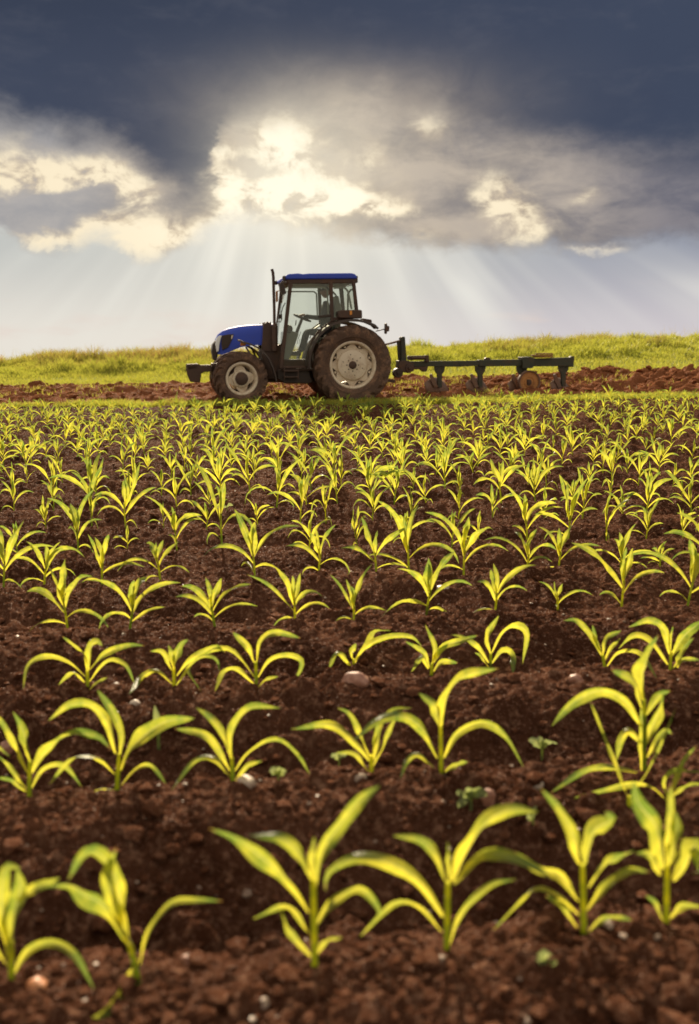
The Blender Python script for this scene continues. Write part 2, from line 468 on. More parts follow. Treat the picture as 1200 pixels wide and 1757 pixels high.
def make_meadow():
    xs = np.concatenate([np.linspace(-700, -32, 40), np.linspace(-30, 30, 200), np.linspace(32, 700, 40)])
    ys = np.concatenate([np.linspace(26.2, 44, 60), np.geomspace(45, 900, 60)])
    X, Y = np.meshgrid(xs, ys)
    Z = meadow_z(np.clip(X, -40, 40), Y) + 0.02 * vnoise(X, Y, 81)
    m, nt, out = new_mat('meadow turf'); p = geo_pos(nt)
    n = noise(p, 0.5, 6, 0.65); n2 = noise(p, 9, 5, 0.7)
    col = mixc(ss(n, 0.35, 0.65), (0.10, 0.15, 0.02), (0.17, 0.21, 0.035)); col = mixc(ss(n2, 0.4, 0.7) * 0.6, col, (0.06, 0.09, 0.015))
    principled(nt, out, col, 0.9, spec=0.2, bump=n2, bstr=0.6, bdist=0.05)
    me = np_mesh('meadow', np.stack([X, Y, Z], -1).reshape(-1, 3), grid_faces(len(ys), len(xs)))
    o = link('meadow', me, m); o['kind'] = 'structure'
    # the land to the sides and under everything, so that no edge of the worked strips can be seen
    X, Y = np.meshgrid(np.concatenate([np.linspace(-700, -30, 20), np.linspace(-28, 28, 60), np.linspace(30, 700, 20)]), np.linspace(-60, 27, 90))
    Z = base_z(np.clip(X, -17, 17), Y) - 0.13
    me = np_mesh('ground', np.stack([X, Y, Z], -1).reshape(-1, 3), grid_faces(90, 100))
    o = link('ground', me, M['soil']); o['kind'] = 'structure'
make_meadow()

# ---------------------------------------------------------------- grass
def blades(name, X, Y, Z, H, W, lean, label, cat, dry=None, tone=None):
    n = len(X)
    a = RNG.uniform(0, 2 * np.pi, n); b = RNG.uniform(0, 2 * np.pi, n)
    wx, wy = np.cos(a) * W / 2, np.sin(a) * W / 2
    L = H * lean * RNG.uniform(0.3, 1.4, n); lx, ly = np.cos(b) * L, np.sin(b) * L
    V = np.zeros((n, 5, 3))
    V[:, 0] = np.stack([X - wx, Y - wy, Z - 0.02], 1); V[:, 1] = np.stack([X + wx, Y + wy, Z - 0.02], 1)
    V[:, 2] = np.stack([X - wx * .8 + lx * .35, Y - wy * .8 + ly * .35, Z + H * .55], 1)
    V[:, 3] = np.stack([X + wx * .8 + lx * .35, Y + wy * .8 + ly * .35, Z + H * .55], 1)
    V[:, 4] = np.stack([X + lx, Y + ly, Z + H * (1 - 0.12 * lean)], 1)
    i = np.arange(n) * 5
    F = np.concatenate([np.stack([i, i + 1, i + 3], 1), np.stack([i, i + 3, i + 2], 1), np.stack([i + 2, i + 3, i + 4], 1)])
    sh = RNG.uniform(0, 1, n) if tone is None else tone
    dr = np.zeros(n) if dry is None else dry
    me = np_mesh(name, V.reshape(-1, 3), F, attrs={'shade': np.repeat(sh, 5), 'dry': np.repeat(dr, 5)})
    o = link(name, me, M['grass'], smooth=False)
    return tag(o, label, cat, None, 'stuff')
def make_grass():
    # rough tall bank
    n = 150000
    Y = RNG.uniform(30.2, 38.5, n); X = RNG.uniform(-1, 1, n) * (0.44 * Y + 3)
    g = fbm(X * 0.75, Y * 0.6, 4, 21) * 1.3; g2 = fbm(X * 2.2, Y * 1.2, 3, 23) * 1.3
    H = np.clip(0.20 + 0.35 * g + 0.22 * g2, 0.06, 0.7) * RNG.uniform(0.5, 1.25, n)
    H *= sst(Y, 29.5, 32)
    patch = sst(g + 0.5 * g2, 0.05, 0.5) * 0.8
    weedy = np.exp(-((X + 7.6) / 3.4) ** 2)
    H *= 1 + 0.25 * weedy
    dry = np.clip((RNG.uniform(0, 1, n) ** 2 + 0.15) * (0.18 + 0.8 * weedy + 0.9 * patch), 0, 1)
    dry = np.where((Y > 32.0) & (Y < 37.5), dry, dry * 0.3)
    tone = np.clip(0.45 - 0.6 * g - 0.3 * weedy * RNG.uniform(0, 1, n) + RNG.uniform(-.3, .4, n), 0, 1)
    blades('bank_grass', X, Y, meadow_z(X, Y), H, RNG.uniform(0.012, 0.03, n), 0.55, 'tall rough yellow green grass along the bank behind the tractor', 'grass', dry, tone)
    # seed stalks standing above the bank
    n = 900
    Y = RNG.uniform(33, 37, n); X = RNG.uniform(-1, 1, n) * (0.44 * Y + 2); k = fbm(X * .8, Y * .6, 3, 29) > 0.0
    X, Y = X[k], Y[k]; n = len(X)
    blades('seed_stalks', X, Y, meadow_z(X, Y), RNG.uniform(0.35, 0.75, n), np.full(n, 0.010), 0.35, 'thin dry grass stalks standing above the grassy bank', 'grass stalks', RNG.uniform(0.3, .9, n))
    # short grass between the bank and the ploughed land
    n = 80000
    Y = RNG.uniform(26.4, 32.5, n); X = RNG.uniform(-1, 1, n) * (0.44 * Y + 3)
    e = fbm(X * 0.9, Y * 1.5, 3, 61)
    k = Y > 27.3 + e * 1.2
    X, Y, e = X[k], Y[k], e[k]; n = len(X)
    blades('verge_grass', X, Y, meadow_z(X, Y), RNG.uniform(0.05, 0.16, n) * (1 + 0.6 * e), RNG.uniform(0.012, 0.024, n), 0.6, 'short bright grass between the ploughed soil and the tall bank', 'grass',
           RNG.uniform(0, 1, n) ** 3 * 0.5, np.clip(0.75 + RNG.uniform(-.4, .3, n), 0, 1))
    # strip of short grass at the end of the maize
    n = 60000
    Yr = RNG.uniform(18.5, 19.8, n); X = RNG.uniform(-1, 1, n) * 11.5; Y = Yr + X * 0.06
    e = fbm(X * 1.4, Y * 2.2, 3, 66)
    k = (Yr > 18.75 + e * 0.5 + 0.35 * sst(-X, 1, 5)) & (Yr < 19.45 + fbm(X * 2, Y * 0 + 1, 2, 68) * 0.5)
    X, Y, e = X[k], Y[k], e[k]; n = len(X)
    blades('strip_grass', X, Y, base_z(X, Y), RNG.uniform(0.05, 0.15, n) * (1 + 0.7 * e), RNG.uniform(0.007, 0.014, n), 0.45, 'narrow strip of short sunlit grass between the maize and the ploughed soil', 'grass',
           RNG.uniform(0, 1, n) ** 3 * 0.4, np.clip(0.8 + RNG.uniform(-.4, .3, n), 0, 1))
    # tufts of grass caught in the freshly ploughed soil
    tx = RNG.uniform(-11, 11, 90); ty = RNG.uniform(20.0, 27.5, 90)
    X = np.concatenate([RNG.normal(a, .16, 45) for a in tx]); Y = np.concatenate([RNG.normal(b, .12, 45) for b in ty]); n = len(X)
    blades('tuft_grass', X, Y, plough_z(X, Y) - 0.01, RNG.uniform(0.05, 0.18, n), RNG.uniform(0.008, 0.016, n), 0.7, 'scattered grass tufts caught among the ploughed clods', 'grass tufts', RNG.uniform(0, 1, n) ** 2 * .8)
make_grass()

# ---------------------------------------------------------------- loose crumbs, pebbles, stones
def _ico():
    bm = bmesh.new(); bmesh.ops.create_icosphere(bm, subdivisions=1, radius=1.0)
    V = np.array([v.co[:] for v in bm.verts]); F = np.array([[v.index for v in f.verts] for f in bm.faces]); bm.free(); return V, F
ICO_V, ICO_F = _ico()
def scatter_rocks(name, X, Y, Z, S, mat, label, cat):
    n = len(X)
    J = RNG.uniform(0.72, 1.22, (n, len(ICO_V), 1)); sc3 = np.stack([RNG.uniform(.8, 1.35, n), RNG.uniform(.8, 1.25, n), RNG.uniform(.55, .9, n)], 1)
    a = RNG.uniform(0, 6.28, n); c, s = np.cos(a), np.sin(a)
    V = ICO_V[None] * J * sc3[:, None, :] * S[:, None, None]
    V = np.stack([V[..., 0] * c[:, None] - V[..., 1] * s[:, None], V[..., 0] * s[:, None] + V[..., 1] * c[:, None], V[..., 2]], -1)
    V += np.stack([X, Y, Z], 1)[:, None, :]
    F = ICO_F[None] + (np.arange(n) * len(ICO_V))[:, None, None]
    me = np_mesh(name, V.reshape(-1, 3), F.reshape(-1, 3))
    return tag(link(name, me, mat, sharp=50), label, cat, None, 'stuff')
def make_crumbs():
    n = 16000
    Y = 1.0 + 10 * RNG.uniform(0, 1, n) ** 1.8; X = RNG.uniform(-1, 1, n) * (0.44 * Y + 0.35)
    S = np.clip(RNG.lognormal(-5.1, 0.6, n), 0.003, 0.030)
    scatter_rocks('soil_crumbs', X, Y, field_z(X, Y, False) + S * 0.6, S, M['clod'], 'loose crumbs and small clods of brown soil between the maize rows', 'soil crumbs')
    n = 700
    Y = 1.1 + 9 * RNG.uniform(0, 1, n) ** 1.6; X = RNG.uniform(-1, 1, n) * (0.42 * Y + 0.3)
    S = np.clip(RNG.lognormal(-5.5, 0.45, n), 0.002, 0.013)
    scatter_rocks('pebbles', X, Y, field_z(X, Y, False) + S * 0.8 + 0.004, S, M['pebble'], 'small soil stained pebbles strewn over the brown soil', 'pebbles')
    n = 2600
    X = RNG.uniform(-13, 14, n); Y = RNG.uniform(19.9, 27.5, n); S = np.clip(RNG.lognormal(-3.1, 0.5, n), 0.015, 0.13) * (0.8 + 0.5 * sst(X, 2, 8))
    scatter_rocks('ploughed_clods', X, Y, plough_z(X, Y) + S * 0.1, S, M['plough_soil'], 'broken clods of reddish ploughed soil behind the tractor', 'soil clods')
make_crumbs()

def make_stone(px, py, rx, rz, mat, label, seed):
    P = at_z(px, py, 0.0); P = on_ground(px, py)
    k = FPX / (P[1] * cp - (P[2] - CAM_H) * sp)
    rx, rz = rx / k, rz / k
    bm = bmesh.new(); bmesh.ops.create_icosphere(bm, subdivisions=3, radius=1)
    r = random.Random(seed); off = Vector((r.uniform(0, 9), r.uniform(0, 9), r.uniform(0, 9)))
    from mathutils import noise as mn
    for v in bm.verts:
        d = 1 + 0.28 * mn.noise(v.co * 1.3 + off) + 0.09 * mn.noise(v.co * 3.5 + off)
        v.co = Vector((v.co.x * rx, v.co.y * rx * 0.8, v.co.z * rz)) * d
    me = bpy.data.meshes.new('stone'); bm.to_mesh(me); bm.free()
    o = link('stone', me, mat); o.location = (P[0], P[1], P[2] + rz * 0.45); o.rotation_euler.z = r.uniform(-.6, .6)
    tag(o, label, 'stone')
for i, a in enumerate([(611, 1176, 23, 16, 'stone_pink', 'round pinkish stone below the fourth maize plant from the left in the third row'),
          (421, 1350, 20, 13, 'stone_pale', 'pale grey stone at the foot of a maize plant in the second row'),
          (66, 1700, 21, 15, 'stone_rust', 'rust brown stone beside the bottom left maize plant'),
          (919, 1350, 15, 10, 'stone_pale', 'whitish stone just below the small two-leaved weed'),
          (835, 1378, 17, 19, 'stone_pink', 'pinkish grey stone beside the leafy green weed'),
          (448, 1725, 14, 9, 'stone_pale', 'small white stone alone at the bottom edge of the soil'),
          (988, 1172, 13, 11, 'stone_pink', 'smooth pinkish stone on the crest right of the third row gap'),
          (233, 1212, 11, 8, 'stone_pale', 'small pale stone below the first plants of the third row'),
          (617, 1338, 13, 8, 'stone_pale', 'flat cream stone left of the fourth plant of the second row'),
          (13, 1290, 13, 14, 'stone_pink', 'pinkish stone at the left edge above the second row'),
          (325, 1652, 16, 10, 'stone_pink', 'dull brown pink stone between two plants of the nearest row'),
          (760, 1012, 13, 6, 'stone_pale', 'flat pale stone right of a maize plant in the fourth row'),
          (197, 1662, 12, 8, 'stone_pale', 'small whitish stone left of the bent maize plant')]):
    make_stone(a[0], a[1], a[2], a[3], M[a[4]], a[5], i)

# ---------------------------------------------------------------- maize
def smooth_path(pts, n=12):
    P = np.asarray(pts, float)
    if len(P) == 2: P = np.array([P[0], (P[0] + P[1]) / 2, P[1]])
    Q = np.concatenate([[2 * P[0] - P[1]], P, [2 * P[-1] - P[-2]]])
    out = []
    for i in range(len(P) - 1):
        p0, p1, p2, p3 = Q[i:i + 4]
        for t in np.linspace(0, 1, 9)[:-1]:
            out.append(0.5 * (2 * p1 + (p2 - p0) * t + (2 * p0 - 5 * p1 + 4 * p2 - p3) * t * t + (3 * p1 - p0 - 3 * p2 + p3) * t ** 3))
    out.append(P[-1]); out = np.array(out)
    d = np.concatenate([[0], np.cumsum(np.linalg.norm(np.diff(out, axis=0), axis=1))])
    s = np.linspace(0, d[-1], n)
    return np.stack([np.interp(s, d, out[:, k]) for k in range(3)], 1)
def leaf_geo(pts, wmax, rng, n=12, nc=5, upright=False):
    """a maize blade: folded along its midrib, wavy at the edges, pointed"""
    P = smooth_path(pts, n)
    T = np.gradient(P, axis=0); T /= np.linalg.norm(T, axis=1)[:, None] + 1e-9
    s = np.linspace(0, 1, n)
    # the blade faces partly towards the path's upper side; it twists slowly along its length
    a0, a1 = rng.uniform(25, 80), rng.uniform(40, 125)
    tw = R(1) * rng.choice([-1, 1]) * (a0 + (a1 - a0) * s) + 0.35 * np.sin(s * rng.uniform(4, 8) + rng.uniform(0, 6))
    pk = rng.uniform(.25, .60)
    Yax = np.array([0, 1.0, 0]) + rng.normal(0, .08, 3)
    N = np.cross(Yax, T); N /= np.linalg.norm(N, axis=1)[:, None] + 1e-9
    B = np.cross(T, N)
    side = B * np.cos(tw)[:, None] + N * np.sin(tw)[:, None]
    nor = np.cross(T, side)
    w = np.clip(np.minimum((s + 0.08) / (pk + .08), 1) ** 0.8 * (1 - s ** rng.uniform(2.4, 4.5)) ** 0.85, 0.0, 1) * wmax / 2 * (1 + 0.07 * np.sin(s * 11 + pk * 20))
    w = np.maximum(w, 0.0006)
    fold = (0.62 * (1 - s) + 0.20) * (0.9 if not upright else 1.3)
    a = np.linspace(-1, 1, nc)
    ph = rng.uniform(0, 6)
    V = np.zeros((n, nc, 3)); UV = np.zeros((n, nc, 2))
    for j, q in enumerate(a):
        wave = 0.34 * np.sin(s * 13 + ph + q * 1.3) * abs(q) * np.sin(np.pi * np.clip(s, 0, 1))
        V[:, j] = P + side * (w * q)[:, None] * np.cos(fold * 0.8)[:, None] + nor * (w * (abs(q) * fold + wave))[:, None]
        UV[:, j] = np.stack([np.full(n, q), s], 1)
    return V.reshape(-1, 3), grid_faces(n, nc), UV.reshape(-1, 2)
def stem_geo(pts, r0, r1, n=7, k=7):
    P = smooth_path(pts, n); V, UV = [], []
    for i, p in enumerate(P):
        t = i / (n - 1); r = r0 + (r1 - r0) * t
        for j in range(k):
            a = 2 * math.pi * j / k; V.append(p + np.array([math.cos(a) * r * 1.15, math.sin(a) * r * .85, 0])); UV.append((0.6, 0.85 - 0.5 * t))
    F = [[i * k + j, i * k + (j + 1) % k, (i + 1) * k + (j + 1) % k, (i + 1) * k + j] for i in range(n - 1) for j in range(k)]
    return np.array(V), np.array(F), np.array(UV)
def merge(parts):
    V, F, UV, o = [], [], [], 0
    for v, f, u in parts: V.append(v); F.append(f + o); UV.append(u); o += len(v)
    return np.concatenate(V), np.concatenate(F), np.concatenate(UV)

def random_plant(rng, H=0.24):
    """returns stem geometry and list of leaf geometries in plant space (base at the origin)"""
    lean = rng.normal(0, .05, 2)
    top = np.array([lean[0] * H, lean[1] * H, H * rng.uniform(.42, .55)])
    stem = stem_geo([(0, 0, -0.02), top * .5 + [rng.normal(0, .002), 0, 0], top], 0.0052, 0.0042)
    leaves = []
    nl = rng.integers(4, 7); sgn = rng.choice([-1, 1])
    for i in range(nl):
        f = i / (nl - 1)
        st = top * (0.22 + 0.72 * f ** 0.8)
        L = H * (0.46 + 0.58 * math.sin(math.pi * min(1, f * 0.80 + 0.10))) * rng.uniform(.75, 1.25)
        az = (0 if sgn > 0 else math.pi) + rng.normal(0, .42); sgn = -sgn
        th = R(38 + 46 * f + rng.normal(0, 9)); curl = R(112 - 75 * f + rng.normal(0, 26)) * (1.0 if f < .95 else 0.5)
        pts = [st]; n = 5; p = st.copy()
        for k in range(n):
            t = (k + .5) / n; e = th - curl * t ** 1.4
            p = p + np.array([math.cos(az) * math.cos(e), math.sin(az) * math.cos(e), math.sin(e)]) * L / n
            p[2] = max(p[2], 0.006)
            pts.append(p.copy())
        leaves.append(leaf_geo(pts, rng.uniform(.024, .036) * (0.45 + .8 * f) * H / .24, rng, n=10, nc=5, upright=f > .8))
    # rolled spindle leaf
    leaves.append(leaf_geo([top * .8, top + [rng.normal(0, .008), rng.normal(0, .008), H * .25], top + [rng.normal(0, .02), rng.normal(0, .015), H * rng.uniform(.42, .60)]], .032 * H / .24, rng, n=8, upright=True))
    return stem, leaves

ORD = ['first', 'second', 'third', 'fourth', 'fifth', 'sixth', 'seventh', 'eighth', 'ninth', 'tenth', 'eleventh', 'twelfth', 'thirteenth', 'fourteenth', 'fifteenth', 'sixteenth', 'seventeenth',
       'eighteenth', 'nineteenth', 'twentieth', 'twenty-first', 'twenty-second', 'twenty-third', 'twenty-fourth', 'twenty-fifth', 'twenty-sixth', 'twenty-seventh', 'twenty-eighth', 'twenty-ninth', 'thirtieth',
       'thirty-first', 'thirty-second', 'thirty-third', 'thirty-fourth', 'thirty-fifth', 'thirty-sixth', 'thirty-seventh', 'thirty-eighth', 'thirty-ninth', 'fortieth']
GROUP = 'young maize plants growing in rows across the field'

def hero(base, origin, scale, leaves, label, stem_top=None, seed=0):
    """base and leaf paths are given in the pixels of an enlarged crop of the photograph; the plant is built in its own
    upright plane at the distance of its base, each leaf swinging out of that plane"""
    rng = np.random.default_rng(900 + seed)
    f = lambda q: (origin[0] + q[0] / scale, origin[1] + q[1] / scale)
    bp = f(base); P = on_ground(*bp)
    k = FPX / (P[1] * cp - (P[2] - CAM_H) * sp)          # pixels per metre there
    root = bpy.data.objects.new('maize_plant', None); COL.objects.link(root); root.location = P
    root.empty_display_size = 0.05
    tag(root, label, 'maize plant', GROUP)
    ys = sorted(l[0][0][1] for l in leaves)
    st = stem_top or (sum(l[0][0][0] for l in leaves[:3]) / 3, ys[0])
    def g(q, dy=0.0):
        w = at_Y(*f(q), P[1] + dy) - P
        if w[2] < 0.012:                                 # hangs towards the camera instead of into the soil
            w = at_z(*f(q), P[2] + 0.014) - P
        return w
    g0 = lambda q: at_Y(*f(q), P[1]) - P
    mid = ((base[0] + st[0]) / 2, (base[1] + st[1]) / 2)
    v, fc, uv = stem_geo([g0((base[0], base[1] + 6)) - [0, 0, .015], g0(mid), g0(st)], 0.0058, 0.0045)
    link('stem', np_mesh('stem', v, fc, uv), M['maize'], root)
    for i, (pts, w) in enumerate(leaves):
        ay = rng.normal(0, .35); x0 = g(pts[0])[0]; out = []
        for q in pts:
            b = g(q); d = abs(b[0] - x0)
            out.append(g(q, ay * d + 0.0))
        wm = w / scale / k * 0.94
        L = sum(np.linalg.norm(np.array(out[j + 1]) - out[j]) for j in range(len(out) - 1))
        v, fc, uv = leaf_geo(out, min(wm, L * .42), rng, n=18, nc=7, upright=i == 0)
        link('leaf', np_mesh('leaf', v, fc, uv), M['maize'], root)
    return root

Z7 = ((300, 1340), 4 / 3); Z1 = ((0, 1400), 2.0); Z8 = ((0, 1000), 2.0); Z2 = ((600, 1000), 2.0)
hero((320, 432), *Z7, [([(325, 240), (340, 160), (385, 90), (430, 40), (468, 12)], 44), ([(316, 225), (290, 170), (240, 130), (170, 125)], 32), ([(310, 300), (270, 235), (200, 175), (140, 130), (78, 108)], 46),
     ([(318, 230), (316, 180), (320, 128)], 22), ([(325, 330), (360, 280), (420, 245), (465, 290), (462, 320)], 25), ([(310, 350), (260, 285), (180, 315)], 22), ([(312, 400), (270, 350), (240, 290)], 22), ([(322, 405), (345, 370), (382, 358)], 17)],
     'maize plant with a leaf curling right over its top, centre of the nearest row', seed=1)
hero((622, 388), *Z7, [([(638, 230), (670, 160), (715, 95), (770, 65), (830, 70)], 42), ([(622, 230), (600, 170), (560, 135), (500, 125)], 30), ([(615, 310), (560, 230), (500, 190), (420, 175), (352, 210), (345, 250)], 38),
     ([(640, 235), (690, 175), (740, 165), (820, 195), (865, 225)], 32), ([(612, 345), (560, 285), (500, 280), (425, 355)], 20), ([(630, 375), (660, 300), (720, 240), (780, 225)], 24), ([(630, 230), (628, 180), (625, 140)], 18)],
     'maize plant with two long arching leaves, right of centre in the nearest row', seed=2)
hero((937, 352), *Z7, [([(930, 190), (910, 120), (880, 60), (838, 18)], 36), ([(942, 190), (950, 150), (962, 112), (1000, 90), (985, 70)], 46), ([(926, 275), (880, 215), (830, 200), (778, 162)], 32),
     ([(926, 305), (880, 260), (820, 245), (728, 342)], 26), ([(922, 335), (890, 290), (850, 262)], 18), ([(948, 245), (990, 190), (1052, 160)], 28), ([(944, 295), (990, 240), (1040, 205), (1087, 208)], 26), ([(944, 348), (990, 310), (1048, 318)], 18)],
     'maize plant with a broad folded leaf tip, nearest row, second from the right edge', seed=3)
hero((1125, 338), *Z7, [([(1120, 200), (1105, 110), (1060, 50), (1050, 0)], 54), ([(1126, 190), (1132, 100), (1135, 10)], 26), ([(1134, 190), (1150, 120), (1145, 70)], 38), ([(1142, 230), (1175, 180), (1190, 145), (1200, 205)], 46),
     ([(1112, 215), (1090, 170), (1055, 165)], 26), ([(1130, 315), (1160, 285), (1210, 288)], 22), ([(1120, 322), (1100, 280), (1078, 262)], 15)],
     'dense upright maize plant by the right edge in the nearest row', seed=4)
hero((478, 565), *Z1, [([(440, 440), (390, 290), (375, 200), (400, 108)], 60), ([(462, 455), (420, 380), (350, 300), (290, 270), (235, 235), (120, 250)], 84), ([(420, 390), (400, 220), (340, 130), (285, 135), (235, 220)], 60),
     ([(482, 510), (510, 400), (590, 300), (680, 288), (765, 292)], 28), ([(470, 490), (430, 570), (380, 660), (285, 716)], 52)],
     'bent maize plant with a twisted broad leaf and one long thin right leaf', stem_top=(445, 440), seed=5)
hero((40, 585), *Z1, [([(40, 490), (50, 340), (72, 250), (60, 180)], 74), ([(24, 450), (5, 300), (20, 180), (70, 180)], 66), ([(50, 545), (100, 460), (180, 435), (260, 480), (322, 592)], 34), ([(60, 290), (120, 250), (205, 212)], 40), ([(25, 510), (-40, 400), (-90, 420)], 36)],
     'maize plant cut by the left edge beside the rust brown stone', stem_top=(38, 430), seed=6)
# second row
hero((100, 735), *Z8, [([(105, 610), (85, 520), (45, 442)], 42), ([(96, 650), (60, 560), (10, 480), (-40, 440)], 40), ([(110, 655), (150, 590), (230, 525), (330, 525), (382, 572)], 44), ([(110, 705), (150, 640), (220, 630), (282, 702)], 26), ([(92, 705), (40, 640), (-10, 590)], 22), ([(92, 715), (40, 680), (-20, 668)], 22)],
     'leftmost maize plant of the second row, leaves crossing the left edge', seed=7)
hero((400, 708), *Z8, [([(414, 600), (420, 520), (380, 430), (335, 368)], 40), ([(400, 585), (370, 480), (310, 420), (240, 420), (168, 472)], 38), ([(418, 645), (460, 560), (560, 480), (668, 464)], 62), ([(396, 655), (340, 600), (250, 600), (170, 692)], 28), ([(418, 695), (470, 640), (520, 625), (572, 692)], 24), ([(394, 710), (350, 705), (312, 722)], 15)],
     'maize plant with one very broad leaf reaching right, second in the second row', seed=8)
hero((800, 692), *Z8, [([(800, 610), (800, 500), (860, 430), (962, 430)], 36), ([(794, 600), (770, 520), (720, 460), (674, 428)], 36), ([(792, 645), (750, 570), (700, 520), (600, 500)], 38), ([(792, 665), (740, 605), (670, 610), (588, 712)], 24), ([(808, 645), (860, 580), (950, 540), (1020, 590), (1062, 655)], 32), ([(808, 685), (850, 630), (902, 610)], 22)],
     'symmetrical maize plant above the pale grey stone in the second row', seed=9)
hero((75, 662), *Z2, [([(84, 610), (110, 500), (150, 440), (212, 430)], 30), ([(72, 600), (40, 520), (0, 450), (-40, 430)], 28), ([(68, 610), (30, 560), (-60, 490), (-200, 502)], 36), ([(80, 590), (92, 530), (100, 470)], 22), ([(66, 645), (20, 590), (-45, 582)], 20), ([(82, 630), (120, 560), (150, 480), (190, 450)], 26)],
     'low spreading maize plant above the flat cream stone in the second row', seed=10)
hero((315, 658), *Z2, [([(320, 490), (340, 380), (400, 320), (512, 294)], 52), ([(312, 490), (290, 420), (238, 378)], 38), ([(304, 600), (260, 510), (190, 460), (100, 470), (10, 545)], 42), ([(324, 600), (370, 520), (460, 480), (540, 530), (597, 632)], 32), ([(304, 645), (240, 590), (200, 610), (174, 672)], 28), ([(326, 652), (370, 620), (407, 614)], 28)],
     'tall maize plant with a long leaf arching up right, left of the small weed', seed=11)
hero((1012, 668), *Z2, [([(1012, 400), (1010, 300), (1040, 220), (1062, 178)], 66), ([(1004, 430), (980, 340), (898, 298)], 38), ([(1004, 490), (940, 400), (860, 370), (770, 410), (694, 492)], 48), ([(1020, 455), (1060, 390), (1102, 370)], 38), ([(1018, 550), (1060, 440), (1078, 378)], 48), ([(1008, 650), (1010, 540), (1000, 430)], 40),
     ([(1004, 550), (960, 508), (930, 540), (918, 608)], 32), ([(1022, 600), (1080, 510), (1107, 520)], 32), ([(1002, 650), (900, 632), (800, 650), (688, 722)], 28)],
     'tallest maize plant of the second row, a tangled clump at the right', stem_top=(1010, 400), seed=12)
hero((1100, 770), *Z2, [([(1096, 740), (1085, 680), (1130, 650), (1220, 652)], 34), ([(1104, 735), (1160, 700), (1215, 690)], 30), ([(1094, 750), (1040, 700), (960, 690), (760, 742)], 26), ([(1100, 740), (1140, 620), (1190, 560)], 24)],
     'sprawling maize plant leaning over the right edge below the tangled clump', seed=13)
hero((960, 770), *Z2, [([(955, 730), (900, 580), (828, 412)], 18), ([(958, 740), (920, 640), (850, 480)], 9), ([(962, 740), (1040, 620), (1120, 430)], 14)],
     'thin straggly shoot leaning left in front of the tangled clump', seed=14)
# third row
hero((302, 372), *Z8, [([(306, 300), (310, 230), (330, 200), (352, 216)], 36), ([(300, 300), (290, 240), (214, 184)], 26), ([(294, 320), (240, 270), (170, 250), (100, 280), (80, 365)], 26), ([(308, 300), (370, 240), (440, 215), (497, 216)], 28), ([(292, 340), (250, 305), (200, 352)], 22), ([(308, 340), (370, 270), (430, 280), (462, 345)], 22), ([(308, 367), (340, 340), (372, 324)], 16)],
     'first maize plant from the left in the third row', seed=15)
hero((598, 357), *Z8, [([(600, 290), (615, 220), (646, 194)], 36), ([(592, 300), (560, 240), (514, 234)], 26), ([(598, 290), (590, 240), (578, 214)], 26), ([(608, 320), (660, 260), (740, 220), (775, 240)], 28), ([(592, 345), (540, 300), (490, 320), (444, 382)], 22), ([(606, 352), (680, 260), (740, 260), (756, 312)], 15)],
     'second maize plant from the left in the third row', seed=16)
hero((880, 357), *Z8, [([(884, 270), (900, 200), (950, 170), (1032, 190)], 30), ([(876, 275), (860, 230), (798, 168)], 28), ([(874, 320), (830, 260), (780, 225), (700, 240), (642, 290), (690, 372)], 28), ([(872, 345), (820, 300), (770, 305), (738, 372)], 22), ([(888, 325), (930, 265), (990, 250), (1036, 270), (1020, 320), (984, 337)], 26), ([(888, 357), (920, 330), (957, 321)], 16)],
     'third maize plant from the left in the third row, tips curled under', seed=17)
hero((15, 307), *Z2, [([(12, 260), (10, 235), (22, 208)], 24), ([(10, 290), (-20, 250), (-50, 245), (-72, 302)], 22), ([(20, 275), (60, 220), (130, 185), (210, 185), (247, 217)], 26), ([(22, 265), (60, 215), (90, 170), (142, 164)], 30), ([(12, 295), (-10, 270), (-25, 262)], 16)],
     'maize plant just above the round pinkish stone in the third row', seed=18)
hero((280, 317), *Z2, [([(288, 275), (290, 210), (260, 144)], 22), ([(290, 275), (320, 220), (380, 200), (442, 180)], 28), ([(272, 295), (250, 255), (212, 306)], 22), ([(288, 307), (320, 270), (372, 275)], 24), ([(276, 290), (255, 240), (190, 200)], 20), ([(284, 280), (300, 240), (340, 210)], 22)],
     'fifth maize plant from the left in the third row, low and spiky', seed=19)
hero((484, 292), *Z2, [([(485, 240), (478, 170), (512, 113)], 28), ([(490, 240), (530, 170), (580, 150), (610, 180), (594, 278)], 32), ([(478, 275), (440, 220), (390, 185), (348, 178)], 22), ([(488, 280), (530, 235), (560, 250), (561, 314)], 26), ([(478, 288), (450, 250), (430, 240)], 15)],
     'sixth maize plant from the left in the third row, right leaves hanging straight down', seed=20)
hero((878, 297), *Z2, [([(868, 245), (845, 190), (834, 144)], 20), ([(866, 250), (830, 180), (780, 130), (734, 130)], 26), ([(870, 245), (885, 190), (932, 164)], 24), ([(884, 288), (930, 240), (1000, 245), (1057, 332)], 22), ([(874, 270), (900, 220), (930, 190)], 18)],
     'seventh maize plant from the left in the third row, one leaf hooked left', seed=21)
hero((1100, 303), *Z2, [([(1103, 235), (1106, 190), (1110, 148)], 22), ([(1100, 245), (1080, 160), (1030, 130), (958, 152)], 30), ([(1108, 250), (1150, 180), (1215, 130)], 48), ([(1094, 280), (1040, 200), (980, 180), (922, 227)], 26), ([(1128, 292), (1150, 220), (1182, 188)], 30), ([(1108, 295), (1150, 262), (1215, 268)], 18)],
     'rightmost maize plant of the third row with a broad leaf crossing the right edge', seed=22)

